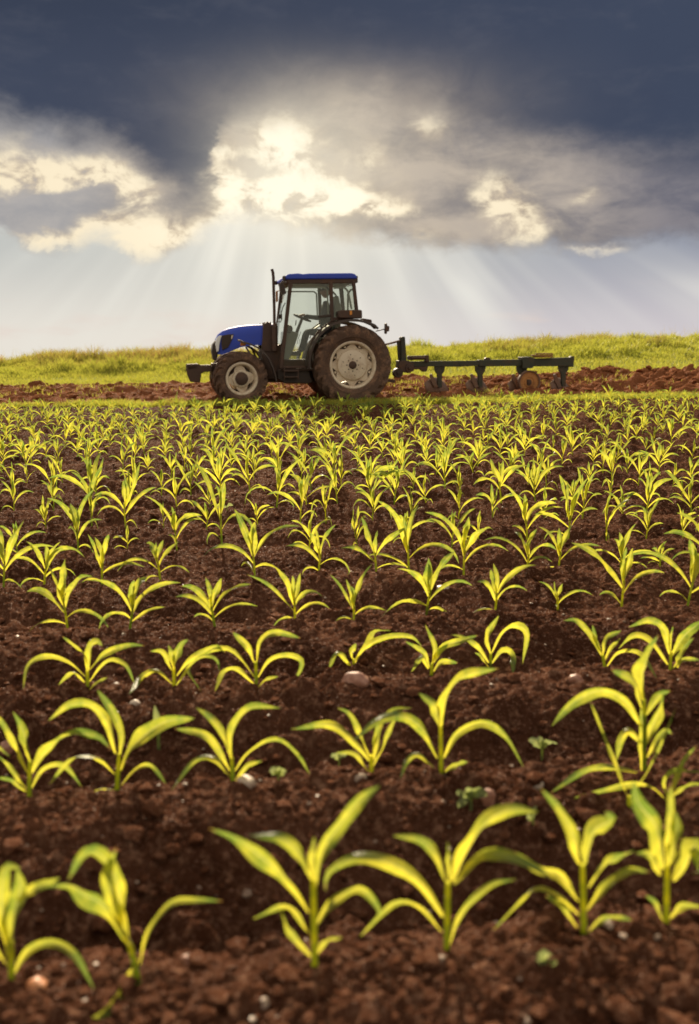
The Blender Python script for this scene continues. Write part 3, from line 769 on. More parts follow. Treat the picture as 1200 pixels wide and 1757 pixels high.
# procedural rows
def set_plant(root_name, x, y, plant, with_parts, rot, s):
    stem, leaves = plant
    root = bpy.data.objects.new('maize_plant', None) if with_parts else None
    if with_parts:
        COL.objects.link(root)
        link('stem', np_mesh('stem', *stem), M['maize'], root)
        for l in leaves: link('leaf', np_mesh('leaf', *l), M['maize'], root)
    root.location = (x, y, ground_at(x, y)); root.rotation_euler.z = rot; root.scale = (s, s, s)
    return root
rng = np.random.default_rng(41)
variants = [random_plant(np.random.default_rng(3000 + i)) for i in range(26)]
vmesh = []
for st, lv in variants:
    vmesh.append(np_mesh('maize_plant', *merge([st] + lv))); vmesh[-1].materials.append(M['maize'])
    vmesh[-1].polygons.foreach_set('use_smooth', np.ones(len(vmesh[-1].polygons), dtype=bool))
row4 = [(118, 1082), (222, 1079), (370, 1076), (507, 1071), (607, 1068), (731, 1058), (848, 1053), (958, 1048), (1066, 1045), (1178, 1043)]
h4 = [1.12, 1.0, .82, .85, .8, 1.1, .85, .62, 1.1, 1.2]
count = 22
labelled = []
for i, ((px, py), hh) in enumerate(zip(row4, h4)):
    P = on_ground(px, py); r = random_plant(np.random.default_rng(5000 + i), 0.25 * hh)
    o = set_plant('', P[0], P[1], r, True, rng.normal(0, .25), 1.0)
    labelled.append((3, px, o)); count += 1
rest_V, rest_F, rest_UV, off = [], [], [], 0
LIMIT = 300
for k in range(0, len(ROWS)):
    y0 = ROWS[k]; hw = 0.375 * y0 * 1.25 + (2.6 if k < 8 else 1.6)
    x = -hw + rng.uniform(0, .3)
    cand = []
    while x < hw:
        yy = y0 + x * ROW_T + rng.normal(0, .035)
        if rng.uniform() > 0.05: cand.append((x, yy))
        x += np.clip(rng.normal(.268, .05), .17, .45)
    row = []
    for (x, yy) in cand:
        px, py = project((x, yy, base_z(np.array([x]), np.array([yy]))[0] + .08))
        row.append((x, yy, px))
    if k < 4: row = [c for c in row if c[2] < -70 or c[2] > 1290]      # the nearest rows are already built one by one
    vis = [c for c in row if -12 < c[2] < 1212]
    indiv = k >= 4
    for (x, yy, px) in row:
        vi = int(rng.integers(0, len(variants))); s = float(np.clip(rng.normal(1.08, .2), .5, 1.5)) * (0.97 - 0.24 * min(1, max(0, (k - 8) / 10))); rot = rng.normal(0, .5) + (math.pi if rng.uniform() < .5 else 0)
        inframe = -12 < px < 1212
        if inframe and indiv and count < LIMIT:
            if k < 5:
                o = set_plant('', x, yy, random_plant(np.random.default_rng(int(6000 + k * 60 + px)), 0.25 * s), True, rng.normal(0, .35), 1.0)
            else:
                o = bpy.data.objects.new('maize_plant', vmesh[vi]); COL.objects.link(o)
                o.location = (x, yy, ground_at(x, yy)); o.rotation_euler.z = rot; o.scale = (s * .86, s * .86, s * rng.uniform(.92, 1.15))
            labelled.append((k, px, o)); count += 1
        else:
            st, lv = variants[vi]; v, f, u = merge([st] + lv); c, q = math.cos(rot), math.sin(rot); sz = s * rng.uniform(.92, 1.15); s = s * .86
            v = np.stack([(v[:, 0] * c - v[:, 1] * q) * s + x, (v[:, 0] * q + v[:, 1] * c) * s + yy, v[:, 2] * sz + ground_at(x, yy)], 1)
            rest_V.append(v); rest_F.append(f + off); rest_UV.append(u); off += len(v)
o = link('maize_crop', np_mesh('maize_crop', np.concatenate(rest_V), np.concatenate(rest_F), np.concatenate(rest_UV)), M['maize'])
tag(o, 'far rows of young maize merging into a yellow green band before the tractor', 'maize', None, 'stuff')
from collections import defaultdict
byrow = defaultdict(list)
for k, px, o in labelled: byrow[k].append((px, o))
for k, l in byrow.items():
    l.sort(key=lambda a: a[0])
    for i, (px, o) in enumerate(l):
        tag(o, f'young maize plant, {ORD[i]} from the left in the {ORD[k]} row from the front', 'maize plant', GROUP)

# small weeds between the rows: round or toothed leaves on thin stalks
def weed(px, py, size, label, leaves, mat='weed', seed=0):
    rg = np.random.default_rng(seed); P = on_ground(px, py)
    k = FPX / (P[1] * cp - (P[2] - CAM_H) * sp); s = size * 0.8 / k
    root = bpy.data.objects.new('weed_seedling', None); COL.objects.link(root); root.location = P
    tag(root, label, 'weed', 'small weeds between the maize rows')
    v, f, u = stem_geo([(0, 0, -.01), (0, 0, s * .3), (0, 0, s * .55)], s * .035 + .0006, s * .03 + .0004, 4, 5)
    link('stem', np_mesh('stem', v, f, u), M[mat], root)
    for (dx, dz, w) in leaves:
        tip = np.array([dx * s, rg.normal(0, .2) * s, dz * s]); st = np.array([0, 0, s * .45])
        v, f, u = leaf_geo([st, st + (tip - st) * .5 + [0, 0, s * .12], tip], w * s, rg, n=9, nc=5)
        link('leaf', np_mesh('leaf', v, f, u), M[mat], root)
weed(930, 1305, 60, 'small pale weed with two pairs of leaves right of the tall plant', [(-.5, .75, .35), (.5, .7, .35), (-.15, .8, .3), (.2, .55, .3)], seed=1)
weed(808, 1392, 70, 'leafy green weed beside the pinkish grey stone', [(-.45, .55, .42), (-.2, .75, .42), (.3, .7, .4), (.5, .5, .35), (-.4, .15, .35), (.05, .65, .3)], seed=2)
weed(915, 1425, 50, 'tiny bright weed between the leaves of the nearest row', [(.2, .9, .6), (-.3, .6, .4)], seed=3)
weed(937, 1672, 62, 'seedling with a single round leaf low in front of the nearest row', [(0, .95, .62), (-.35, .35, .3), (.35, .3, .3)], seed=4)
weed(478, 1345, 46, 'small blurred weed right of the symmetrical maize plant', [(-.4, .7, .45), (.4, .7, .45), (0, .9, .4)], seed=5)
weed(273, 1295, 95, 'narrow upright grass shoot behind the second row', [(-.1, 1.1, .22), (.12, .9, .2), (.02, .6, .16)], seed=6)
weed(582, 1318, 44, 'grey green weed hidden behind leaf tips in the second row', [(-.4, .6, .4), (.4, .7, .4)], seed=7)
weed(390, 880, 26, 'tiny weed in the open soil of the upper left field', [(-.5, .5, .4), (.5, .6, .4)], seed=8)

# ---------------------------------------------------------------- paints for the machines
def paint(name, col, rough=0.4, dirt=0.25, dcol=(0.10, 0.055, 0.03), metal=0.0, spec=0.5, coat=0.0, low=None):
    m, nt, out = new_mat(name); p = geo_pos(nt, True)
    n = noise(p, 5, 6, 0.65); n2 = noise(p, 40, 5, 0.7)
    f = ss(n + (n2 - 0.5) * 0.5, 0.45, 0.75) * dirt
    c = mixc(f, col, dcol)
    c = mixc(ss(n2, 0.62, 0.8) * dirt * 0.6, c, tuple(v * 0.5 for v in dcol))
    principled(nt, out, c, ss(f, 0, 1, rough, 0.9), metal, spec, bump=n2, bstr=0.08, bdist=0.004, coat=coat)
    return m
M['blue'] = paint('blue tractor paint', (0.045, 0.085, 0.50), 0.6, 0.15, (0.12, 0.10, 0.16), spec=0.25, coat=0.0)
M['dark'] = paint('brown black machine metal', (0.060, 0.031, 0.021), 0.6, 0.6, (0.14, 0.068, 0.038))
M['black'] = paint('black plastic', (0.034, 0.020, 0.014), 0.55, 0.4, (0.085, 0.045, 0.026))
M['rubber'] = paint('dusty tyre rubber', (0.10, 0.062, 0.046), 0.85, 1.0, (0.26, 0.15, 0.095), spec=0.2)
M['rim'] = paint('off white wheel paint', (0.72, 0.62, 0.48), 0.5, 0.6, (0.34, 0.21, 0.12))
M['grey'] = paint('grey interior plastic', (0.24, 0.26, 0.20), 0.6, 0.1)
M['plough_green'] = paint('dull green plough paint', (0.030, 0.036, 0.024), 0.6, 0.7, (0.10, 0.060, 0.036))
M['steel'] = paint('earth polished steel', (0.15, 0.085, 0.058), 0.6, 0.9, (0.14, 0.062, 0.032))
M['rust_yellow'] = paint('rusty yellow wheel disc', (0.42, 0.19, 0.055), 0.6, 0.6, (0.16, 0.06, 0.025))
M['rust'] = paint('rusty red metal', (0.22, 0.055, 0.025), 0.65, 0.6, (0.08, 0.03, 0.018))
M['orange'] = paint('orange lamp lens', (0.75, 0.28, 0.03), 0.3, 0.1)
M['lens'] = paint('clear lamp lens', (0.75, 0.78, 0.80), 0.12, 0.05, spec=0.8, coat=1.0)
M['cloth'] = paint('dark work shirt', (0.050, 0.050, 0.055), 0.9, 0.1)
M['jeans'] = paint('dark blue trousers', (0.03, 0.035, 0.055), 0.9, 0.1)
M['skin'] = paint('tanned skin', (0.36, 0.19, 0.12), 0.55, 0.0)
M['hair'] = paint('dark brown hair', (0.03, 0.018, 0.012), 0.6, 0.0)
def glass_mat():
    m, nt, out = new_mat('green tinted cab glass')
    t = nt.nodes.new('ShaderNodeBsdfTransparent'); t.inputs[0].default_value = (0.955, 0.975, 0.955, 1)
    g = nt.nodes.new('ShaderNodeBsdfGlossy'); g.inputs[0].default_value = (0.8, 0.85, 0.8, 1); g.inputs[1].default_value = 0.02
    lw = nt.nodes.new('ShaderNodeFresnel'); lw.inputs[0].default_value = 1.45
    d = nt.nodes.new('ShaderNodeBsdfDiffuse'); d.inputs[0].default_value = (0.35, 0.36, 0.30, 1)  # pale diffuse veil standing in for reflections on the panes
    mx = nt.nodes.new('ShaderNodeMixShader'); nt.links.new(lw.outputs[0], mx.inputs[0]); nt.links.new(t.outputs[0], mx.inputs[1]); nt.links.new(g.outputs[0], mx.inputs[2])
    mx2 = nt.nodes.new('ShaderNodeMixShader'); mx2.inputs[0].default_value = 0.05
    nt.links.new(mx.outputs[0], mx2.inputs[1]); nt.links.new(d.outputs[0], mx2.inputs[2]); nt.links.new(mx2.outputs[0], out.inputs[0])
    return m
M['glass'] = glass_mat()

# ---------------------------------------------------------------- machine frame: x forward, y to the side facing the camera, z up
YAW = R(11.0)
OX, OY = 0.07, 20.45
OZ = 1.15 - (693 - YH) * (OY - 1.0) / FPX * 0.985 - 0.004
FW = np.array([-math.cos(YAW), -math.sin(YAW), 0]); LF = np.array([math.sin(YAW), -math.cos(YAW), 0]); ORI = np.array([OX, OY, OZ])
MW = Matrix(((FW[0], LF[0], 0, OX), (FW[1], LF[1], 0, OY), (0, 0, 1, OZ), (0, 0, 0, 1)))
def on(px, py, ly):
    """photograph pixel -> (x, z) of the machine on its lengthwise plane y = ly"""
    d = ray(px, py); c = np.array([0, 0, CAM_H])
    t = np.dot(ORI + LF * ly - c, LF) / np.dot(d, LF); P = c + d * t - ORI
    return float(np.dot(P, FW)), float(P[2])
def za(q, ly): return on(320 + q[0] / 3.3333, 440 + q[1] / 3.3333, ly)   # crop of the tractor
def zb(q, ly): return on(620 + q[0] / 3.0, 540 + q[1] / 3.0, ly)         # crop of the plough

class MB:
    def __init__(s): s.bm = bmesh.new()
    def poly(s, pts, y0, y1):
        """extrude an (x, z) outline between y0 and y1"""
        a = [s.bm.verts.new((p[0], y0, p[1])) for p in pts]; b = [s.bm.verts.new((p[0], y1, p[1])) for p in pts]; n = len(pts)
        s.bm.faces.new(a); s.bm.faces.new(b[::-1])
        for i in range(n): s.bm.faces.new((a[i], b[i], b[(i + 1) % n], a[(i + 1) % n]))
        return s
    def box(s, x0, x1, y0, y1, z0, z1): return s.poly([(x0, z0), (x1, z0), (x1, z1), (x0, z1)], y0, y1)
    def tube(s, pts, r, k=10, r1=None, cap=True):
        P = [Vector(p) for p in pts]; n = len(P); rings = []
        prev = None
        for i, p in enumerate(P):
            t = (P[min(i + 1, n - 1)] - P[max(i - 1, 0)]).normalized()
            ref = Vector((0, 0, 1)) if abs(t.z) < .9 else Vector((1, 0, 0))
            if prev is not None: u = (prev - t * prev.dot(t)).normalized()
            else: u = t.cross(ref).normalized()
            prev = u; v = t.cross(u); rr = r if r1 is None else r + (r1 - r) * i / (n - 1)
            rings.append([s.bm.verts.new(p + (u * math.cos(2 * math.pi * j / k) + v * math.sin(2 * math.pi * j / k)) * rr) for j in range(k)])
        for i in range(n - 1):
            for j in range(k): s.bm.faces.new((rings[i][j], rings[i][(j + 1) % k], rings[i + 1][(j + 1) % k], rings[i + 1][j]))
        if cap: s.bm.faces.new(rings[0][::-1]); s.bm.faces.new(rings[-1])
        return s
    def bar(s, a, b, w, h=None):
        """square bar between two points"""
        h = h or w; a, b = Vector(a), Vector(b); t = (b - a).normalized()
        ref = Vector((0, 1, 0)) if abs(t.y) < .9 else Vector((1, 0, 0)); u = ref; u = (u - t * u.dot(t)).normalized(); v = t.cross(u)
        q = [[s.bm.verts.new(p + u * w / 2 * i + v * h / 2 * j) for i, j in ((-1, -1), (1, -1), (1, 1), (-1, 1))] for p in (a, b)]
        s.bm.faces.new(q[0][::-1]); s.bm.faces.new(q[1])
        for i in range(4): s.bm.faces.new((q[0][i], q[0][(i + 1) % 4], q[1][(i + 1) % 4], q[1][i]))
        return s
    def lathe(s, prof, c=(0, 0, 0), k=48, closed=True, wob=None):
        """revolve (radius, y) round the axle direction y"""
        rings = []
        for (r, y) in prof:
            rings.append([])
            for j in range(k):
                a = 2 * math.pi * j / k; rr = r if wob is None else wob(r, y, a)
                rings[-1].append(s.bm.verts.new((c[0] + rr * math.cos(a), c[1] + y, c[2] + rr * math.sin(a))))
        m = len(prof)
        for i in range(m if closed else m - 1):
            A, B = rings[i], rings[(i + 1) % m]
            for j in range(k): s.bm.faces.new((A[j], A[(j + 1) % k], B[(j + 1) % k], B[j]))
        return s
    def disc(s, c, r, y0, y1, k=24, wob=None):
        pts = [(c[0] + (r if wob is None else wob(2 * math.pi * j / k)) * math.cos(2 * math.pi * j / k), c[2] + (r if wob is None else wob(2 * math.pi * j / k)) * math.sin(2 * math.pi * j / k)) for j in range(k)]
        return s.poly(pts, c[1] + y0, c[1] + y1)
    def build(s, name, mat, parent, bevel=0.0, sharp=35, seg=2):
        bmesh.ops.recalc_face_normals(s.bm, faces=s.bm.faces)
        me = bpy.data.meshes.new(name); s.bm.to_mesh(me); s.bm.free()
        o = link(name, me, mat, parent, sharp=sharp)
        if bevel:
            b = o.modifiers.new('Bevel', 'BEVEL'); b.width = bevel; b.segments = seg; b.limit_method = 'ANGLE'; b.angle_limit = R(35); b.harden_normals = False
        return o

def make_root(name, label, cat, mw=MW):
    o = bpy.data.objects.new(name, None); COL.objects.link(o); o.matrix_world = mw; o.empty_display_size = 0.3
    return tag(o, label, cat)

# ---------------------------------------------------------------- wheels
def wheel(name, parent, c, Rr, W, rim_r, lugs, style, steer=0.0, lug_h=0.045):
    w = bpy.data.objects.new(name, None); COL.objects.link(w); w.parent = parent; w.location = c; w.rotation_euler.z = steer
    b = MB(); h = W / 2
    sgn = 1 if c[1] > 0 else -1
    Rt = Rr - lug_h
    prof = [(rim_r - .01, -h * .62), (rim_r + .035, -h * .80), (rim_r + (Rt - rim_r) * .45, -h * .98), (rim_r + (Rt - rim_r) * .72, -h * .97), (Rt - .05, -h * .86), (Rt - .012, -h * .66), (Rt, -h * .3), (Rt + .004, 0)]
    prof = prof + [(r, -y) for r, y in prof[-2::-1]]
    b.lathe(prof, k=72, closed=True)
    # moulded ring on the sidewall
    for s in (-1, 1):
        rr = rim_r + (Rt - rim_r) * .30
        b.lathe([(rr, s * h * .88), (rr + .012, s * h * .985), (rr + .03, s * h * .99), (rr + .035, s * h * .90)], k=72, closed=True)
    bm = b.bm
    for i in range(lugs):
        for s in (-1, 1):
            a0 = 2 * math.pi * (i + (0.5 if s > 0 else 0)) / lugs
            st = []
            for t in np.linspace(-.06, 1, 7):
                y = s * h * t * 1.0; ang = a0 + t * 0.42 * (1.0 if lugs < 30 else .8) * (1 if sgn > 0 else 1)
                drop = 0 if t < .8 else (t - .8) / .2 * lug_h * 1.5
                base = Rt - .03 if t < .75 else Rt - .03 - (t - .75) / .25 * .07
                tw = (.052 if t > .05 else .05) / Rr * (1 + .5 * t) * .5
                st.append([(base, ang - tw * 1.3, y), (Rr - drop, ang - tw, y), (Rr - drop, ang + tw, y), (base, ang + tw * 1.3, y)])
            # shoulder end running down the sidewall
            t = 1.0; ang = a0 + .47 * (1.0 if lugs < 30 else .8)
            st.append([(Rt - .12, ang - .02, s * h * .97), (Rr - lug_h * 2.6, ang - .03, s * h * 1.015), (Rr - lug_h * 2.6, ang + .03, s * h * 1.015), (Rt - .12, ang + .02, s * h * .97)])
            vs = [[bm.verts.new((r * math.cos(a), y, r * math.sin(a))) for r, a, y in q] for q in st]
            for q, p in zip(vs[:-1], vs[1:]):
                for j in range(3): bm.faces.new((q[j], q[j + 1], p[j + 1], p[j]))
            bm.faces.new(vs[0]); bm.faces.new(vs[-1][::-1])
    b.build('tyre', M['rubber'], w, sharp=30)
    r = MB(); o = h * .72 * sgn
    # barrel with outer lip
    r.lathe([(rim_r + .012, o), (rim_r + .020, o * 1.04), (rim_r + .004, o * 1.10), (rim_r - .022, o * 1.04), (rim_r - .040, o * .80), (rim_r - .045, o * .2), (rim_r - .045, -o * .9), (rim_r - .03, -o * .9), (rim_r - .02, o * .2), (rim_r - .012, o * .8)], k=64)
    if style == 'rear':
        wob = lambda a: rim_r * (.84 + .085 * math.cos(8 * a))
        r.disc((0, 0, 0), 0, o * .30, o * .38, k=128, wob=wob)
        r.lathe([(.001, o * .80), (.27, o * .80), (.305, o * .72), (.325, o * .38), (.31, o * .33), (.001, o * .33)], k=48, closed=False)
        for i in range(8):
            a = 2 * math.pi * (i + .5) / 8
            r.box(rim_r * .83 * math.cos(a) - .02, rim_r * .83 * math.cos(a) + .02, o * .36, o * .52, rim_r * .83 * math.sin(a) - .02, rim_r * .83 * math.sin(a) + .02)
        r.build('rim', M['rim'], w, sharp=35)
        hb = MB(); hb.lathe([(.001, o * 1.04), (.06, o * 1.04), (.078, o * .98), (.082, o * .80), (.001, o * .79)], k=24, closed=False)
        for i in range(8):
            a = 2 * math.pi * i / 8; hb.disc((.125 * math.cos(a), 0, .125 * math.sin(a)), .013, min(o * .79, o * .86), max(o * .79, o * .86), k=8)
        for i in range(6):
            a = 2 * math.pi * (i + .3) / 6; hb.disc((.215 * math.cos(a), 0, .215 * math.sin(a)), .012, min(o * .79, o * .815), max(o * .79, o * .815), k=8)
        hb.build('hub', M['dark'], w)
    else:
        wob = lambda a: rim_r * (.76 + .15 * math.cos(4 * a + .5) * abs(math.cos(4 * a + .5)) ** .3)
        r.disc((0, 0, 0), 0, min(o * .30, o * .36), max(o * .30, o * .36), k=128, wob=wob)
        r.lathe([(.001, o * .78), (.165, o * .78), (.185, o * .66), (.195, o * .34), (.001, o * .31)], k=8, closed=False)
        r.build('rim', M['rim'], w, sharp=35)
        hb = MB(); hb.lathe([(.001, o * 1.20), (.10, o * 1.18), (.128, o * 1.05), (.135, o * .76), (.001, o * .75)], k=28, closed=False)
        for i in range(6):
            a = 2 * math.pi * i / 6; hb.disc((.105 * math.cos(a), 0, .105 * math.sin(a)), .011, min(o * 1.08, o * 1.22), max(o * 1.08, o * 1.22), k=8)
        hb.build('hub', M['dark'], w)
    return w

# ---------------------------------------------------------------- tractor
def make_tractor():
    T = make_root('tractor', 'blue tractor with a glazed cab and tall exhaust pulling the plough', 'tractor')
    yo = 1.0                                   # outer face of the tyres
    rx, rz = za((957, 616), yo); Rr = (za((955, 385), yo)[1] - rz)
    fx, fz = za((313, 683), yo - .06); Rf = za((313, 526), yo - .06)[1] - fz
    rz = Rr - 0.01; fz = Rf - 0.01
    Wr, Wf = 0.44, 0.36
    for s in (1, -1):
        wheel('rear_wheel', T, (rx, s * (yo - Wr / 2), rz), Rr, Wr, .470, 22, 'rear')
        wheel('front_wheel', T, (fx, s * (yo - .06 - Wf / 2), fz), Rf, Wf, .315, 18, 'front', steer=R(9), lug_h=.036)
    # chassis
    b = MB()
    b.box(rx - .35, rx + .55, -.28, .28, rz - .18, rz + .25)                       # transmission
    b.box(rx + .5, fx - .25, -.24, .24, fz - .10, fz + .38)                         # engine block
    b.box(fx - .35, fx + .55, -.20, .20, fz - .02, fz + .30)                        # front frame
    b.tube([(rx, -.70, rz), (rx, .70, rz)], .13, 16); b.tube([(fx, -.68, fz), (fx, .68, fz)], .085, 14)
    b.tube([(fx, .5, fz - .02), (fx, .68, fz)], .15, 14); b.tube([(fx, -.5, fz - .02), (fx, -.68, fz)], .15, 14)
    b.build('chassis', M['dark'], T, .012)
    b = MB()                                                                        # tank and underbody beside the steps
    p = [za(q, .62) for q in ((545, 640), (700, 640), (725, 720), (700, 728), (560, 726), (520, 700), (520, 655))]
    b.poly(p, .30, .62); b.build('fuel_tank', M['black'], T, .02)
    b = MB(); b.poly(p, -.62, -.30); b.build('battery_box', M['black'], T, .02)
    b = MB()                                                                        # steps
    for zq in (655, 690):
        x0, z0 = za((560, zq), .80); x1, _ = za((640, zq), .80); b.box(x1, x0, .60, .82, z0 - .012, z0 + .012)
    for xq in (560, 640):
        x0, z0 = za((xq, 640), .80); _, z1 = za((xq, 705), .80); b.bar((x0, .80, z0), (x0, .80, z1), .02)
    b.build('step', M['dark'], T, .004)
    # hood, lofted from the nose back
    b = MB(); st = []
    for zx, top, bot, hw in ((163, 500, 548, .13), (168, 470, 556, .21), (180, 446, 562, .27), (205, 424, 560, .31), (240, 410, 545, .335), (300, 397, 520, .35), (370, 390, 508, .36), (440, 387, 506, .37), (492, 384, 506, .37)):
        x, zt = za((zx, top), .05); _, zb_ = za((zx, bot), .33); st.append((x, zt, zb_, hw))
    rings = []
    for x, zt, z0, hw in st:
        ring = []
        for j in range(17):
            a = math.pi * j / 16; ca, sa = math.cos(a), math.sin(a)
            yy = hw * math.copysign(abs(ca) ** .42, ca); zz = z0 + (zt - z0) * sa ** .42 if sa > 1e-6 else z0
            ring.append(b.bm.verts.new((x, yy, zz)))
        rings.append(ring)
    for A, B in zip(rings[:-1], rings[1:]):
        for j in range(16): b.bm.faces.new((A[j], A[j + 1], B[j + 1], B[j]))
    b.bm.faces.new(rings[0]); b.bm.faces.new(rings[-1][::-1])
    hood = b.build('hood', M['blue'], T, sharp=50)
    # the parts let into the hood
    for s in (1, -1):
        yy = .325
        v = [za(q, yy) for q in ((205, 452), (232, 447), (271, 443), (266, 468), (250, 500), (240, 520), (205, 536), (200, 500))]
        g = MB(); g.poly(v, min(s * .24, s * (yy + .022)), max(s * .24, s * (yy + .022))); vent = g.build('hood_vent', M['black'], hood, .006)
        v = [za(q, .27) for q in ((171, 470), (183, 455), (203, 451), (198, 470), (190, 500), (186, 540), (172, 548), (164, 500))]
        g = MB(); g.poly(v, min(s * .18, s * .315), max(s * .18, s * .315)); g.build('headlight', M['lens'], hood, .012)
        g = MB(); v = [za(q, yy) for q in ((258, 452), (268, 450), (262, 470), (256, 472))]; g.poly(v, min(s * .34, s * .352), max(s * .34, s * .352)); g.build('vent_slat', M['rim'], hood)
    g = MB(); v = [za(q, .0) for q in ((158, 490), (168, 478), (176, 500), (176, 570), (168, 596), (152, 590), (143, 545), (146, 505))]
    g.poly(v, -.25, .25); g.build('grille', M['black'], T, .02)
    # dark engine side panel, air cleaner and brackets behind the hood
    g = MB(); v = [za(q, .42) for q in ((441, 376), (450, 386), (466, 370), (472, 380), (484, 372), (486, 390), (492, 398), (494, 545), (436, 545), (432, 508), (436, 470))]
    g.poly(v, .18, .42); g.build('engine_panel', M['dark'], T, .01); g = MB(); g.poly(v, -.42, -.18); g.build('engine_panel', M['dark'], T, .01)
    g = MB(); v = [za(q, .40) for q in ((430, 540), (548, 500), (552, 640), (520, 700), (470, 700), (440, 640))]
    g.poly(v, -.40, .40); g.build('bulkhead', M['dark'], T, .01)
    # exhaust
    g = MB(); ly = .50
    pts = [za(q, ly) for q in ((489, 72), (495, 90), (498, 120), (500, 200), (503, 300), (504, 395))]
    g.tube([(p[0], ly, p[1]) for p in pts], .030, 14); pts = [za(q, ly) for q in ((504, 385), (506, 398), (507, 540), (506, 550))]
    g.tube([(pts[0][0], ly, pts[0][1]), (pts[1][0], ly, pts[1][1])], .03, 14, .062); g.tube([(pts[1][0], ly, pts[1][1]), (pts[2][0], ly, pts[2][1])], .062, 16)
    g.bar((pts[2][0], ly, pts[2][1] + .03), (pts[2][0] - .08, .2, pts[2][1] + .03), .06); g.build('exhaust_pipe', M['dark'], T)
    # ---- cab
    cy = .74
    roof = MB(); rs = []
    prof = [za(q, cy) for q in ((566, 132), (566, 112), (585, 100), (640, 96), (668, 101), (700, 97), (940, 95), (962, 99), (976, 112), (976, 128))]
    roof.poly(prof, -cy - .02, cy + .02); roof.build('roof', M['blue'], T, .035, seg=3)
    g = MB(); v = [za(q, cy) for q in ((572, 129), (978, 124), (980, 148), (962, 153), (596, 156), (578, 150))]
    g.poly(v, -cy + .01, cy - .01); g.build('roof_rail', M['dark'], T, .012)
    def pillar(a, bq, w, name='pillar', ys=(cy, -cy)):
        for y in ys:
            A, B = za(a, y), za(bq, y); A = za(a, cy); B = za(bq, cy)
            q = MB(); q.bar((A[0], y, A[1]), (B[0], y, B[1]), .06, w); q.build(name, M['dark'], T, .01)
    pillar((597, 150), (541, 640), .075); pillar((826, 150), (834, 372), .072); pillar((955, 140), (975, 320), .072)
    # waist and sill rails, door rear edge following the fender
    for y in (cy, -cy):
        q = MB(); A, B = za((552, 632), cy), za((694, 632), cy); q.bar((A[0], y, A[1]), (B[0], y, B[1]), .05, .045)
        arc = [za(p, cy) for p in ((692, 634), (692, 590), (700, 540), (722, 480), (752, 436), (790, 402), (832, 372))]
        for a, c in zip(arc[:-1], arc[1:]): q.bar((a[0], y, a[1]), (c[0], y, c[1]), .05, .05)
        A, B = za((835, 358), cy), za((985, 345), cy); q.bar((A[0], y, A[1]), (B[0], y, B[1]), .05, .06)
        q.build('door_frame', M['dark'], T, .006)
        # glazing
        d = MB(); v = [za(p, cy) for p in ((600, 156), (822, 156), (832, 372), (790, 402), (752, 436), (722, 480), (700, 540), (692, 590), (692, 630), (546, 630))]
        yy = math.copysign(cy - .004, y); d.poly(v, yy - .003, yy + .003); d.build('door_glass', M['glass'], T)
        d = MB(); v = [za(p, cy) for p in ((832, 156), (950, 152), (970, 312), (970, 346), (838, 356))]; d.poly(v, yy - .003, yy + .003); d.build('rear_side_glass', M['glass'], T)
        # rubber seal with rounded corners inside the glass, grey green in the photograph
        s = MB(); v = [za(p, cy - .03) for p in ((604, 178), (790, 178), (806, 190), (812, 330))]
        yy = math.copysign(cy - .03, y)
        for a, c in zip(v[:-1], v[1:]): s.bar((a[0], yy, a[1]), (c[0], yy, c[1]), .012, .03)
        v = [za(p, cy - .03) for p in ((842, 180), (905, 178), (925, 200), (945, 300))]
        for a, c in zip(v[:-1], v[1:]): s.bar((a[0], yy, a[1]), (c[0], yy, c[1]), .012, .04)
        s.build('window_seal', M['grey'], T)
    A, B = za((600, 156), cy), za((548, 500), cy)
    d = MB(); d.bm.faces.new([d.bm.verts.new(p) for p in ((A[0] + .01, -.70, A[1]), (A[0] + .01, .70, A[1]), (B[0] + .01, .70, B[1]), (B[0] + .01, -.70, B[1]))]); d.build('windscreen', M['glass'], T)
    A, B = za((957, 156), cy), za((972, 315), cy)
    d = MB(); d.bm.faces.new([d.bm.verts.new(p) for p in ((A[0] - .01, -.70, A[1]), (A[0] - .01, .70, A[1]), (B[0] - .01, .70, B[1]), (B[0] - .01, -.70, B[1]))]); d.build('rear_window', M['glass'], T)
    q = MB(); A = za((757, 345), cy + .03); B = za((826, 338), cy + .03); q.bar((A[0], cy + .04, A[1]), (B[0], cy + .04, B[1]), .03, .05); q.build('door_handle', M['black'], T, .006)
    # floor and lower bodywork of the cab
    q = MB(); x0, z0 = za((548, 640), .6); x1, _ = za((860, 640), .6); q.box(x1, x0, -.70, .70, z0 - .05, z0)
    q.box(x1 - .25, x1 + .06, -.48, .48, z0, z0 + .62); q.build('cab_floor', M['dark'], T, .01)
    # dashboard and steering
    q = MB(); v = [za(p, .1) for p in ((552, 430), (600, 425), (640, 440), (620, 500), (606, 540), (560, 640), (548, 640))]; q.poly(v, -.30, .22); q.build('dashboard', M['grey'], T, .02)
    q = MB(); A, B = za((607, 500), .02), za((664, 352), .02); q.tube([(A[0], .0, A[1]), (B[0], .0, B[1])], .04, 12, .03)
    c = Vector((B[0], 0, B[1])); ax = Vector((A[0] - B[0], 0, A[1] - B[1])).normalized(); u = Vector((0, 1, 0)); w_ = ax.cross(u)
    ring = [c + (u * math.cos(t) + w_ * math.sin(t)) * .19 for t in np.linspace(0, 2 * math.pi, 29)]
    q.tube(ring, .016, 8, cap=False)
    for t in (0.5, 2.6, 4.7): q.tube([c, c + (u * math.cos(t) + w_ * math.sin(t)) * .19], .012, 6)
    q.build('steering_wheel', M['black'], T)
    q = MB(); A = za((586, 414), .45); q.lathe([(.001, -.05), (.07, -.05), (.085, 0), (.07, .05), (.001, .05)], (A[0], .45, A[1]), 20, False)
    q.bar((A[0], .45, A[1]), (A[0] + .12, .52, A[1] + .02), .02); q.build('work_light', M['black'], T)
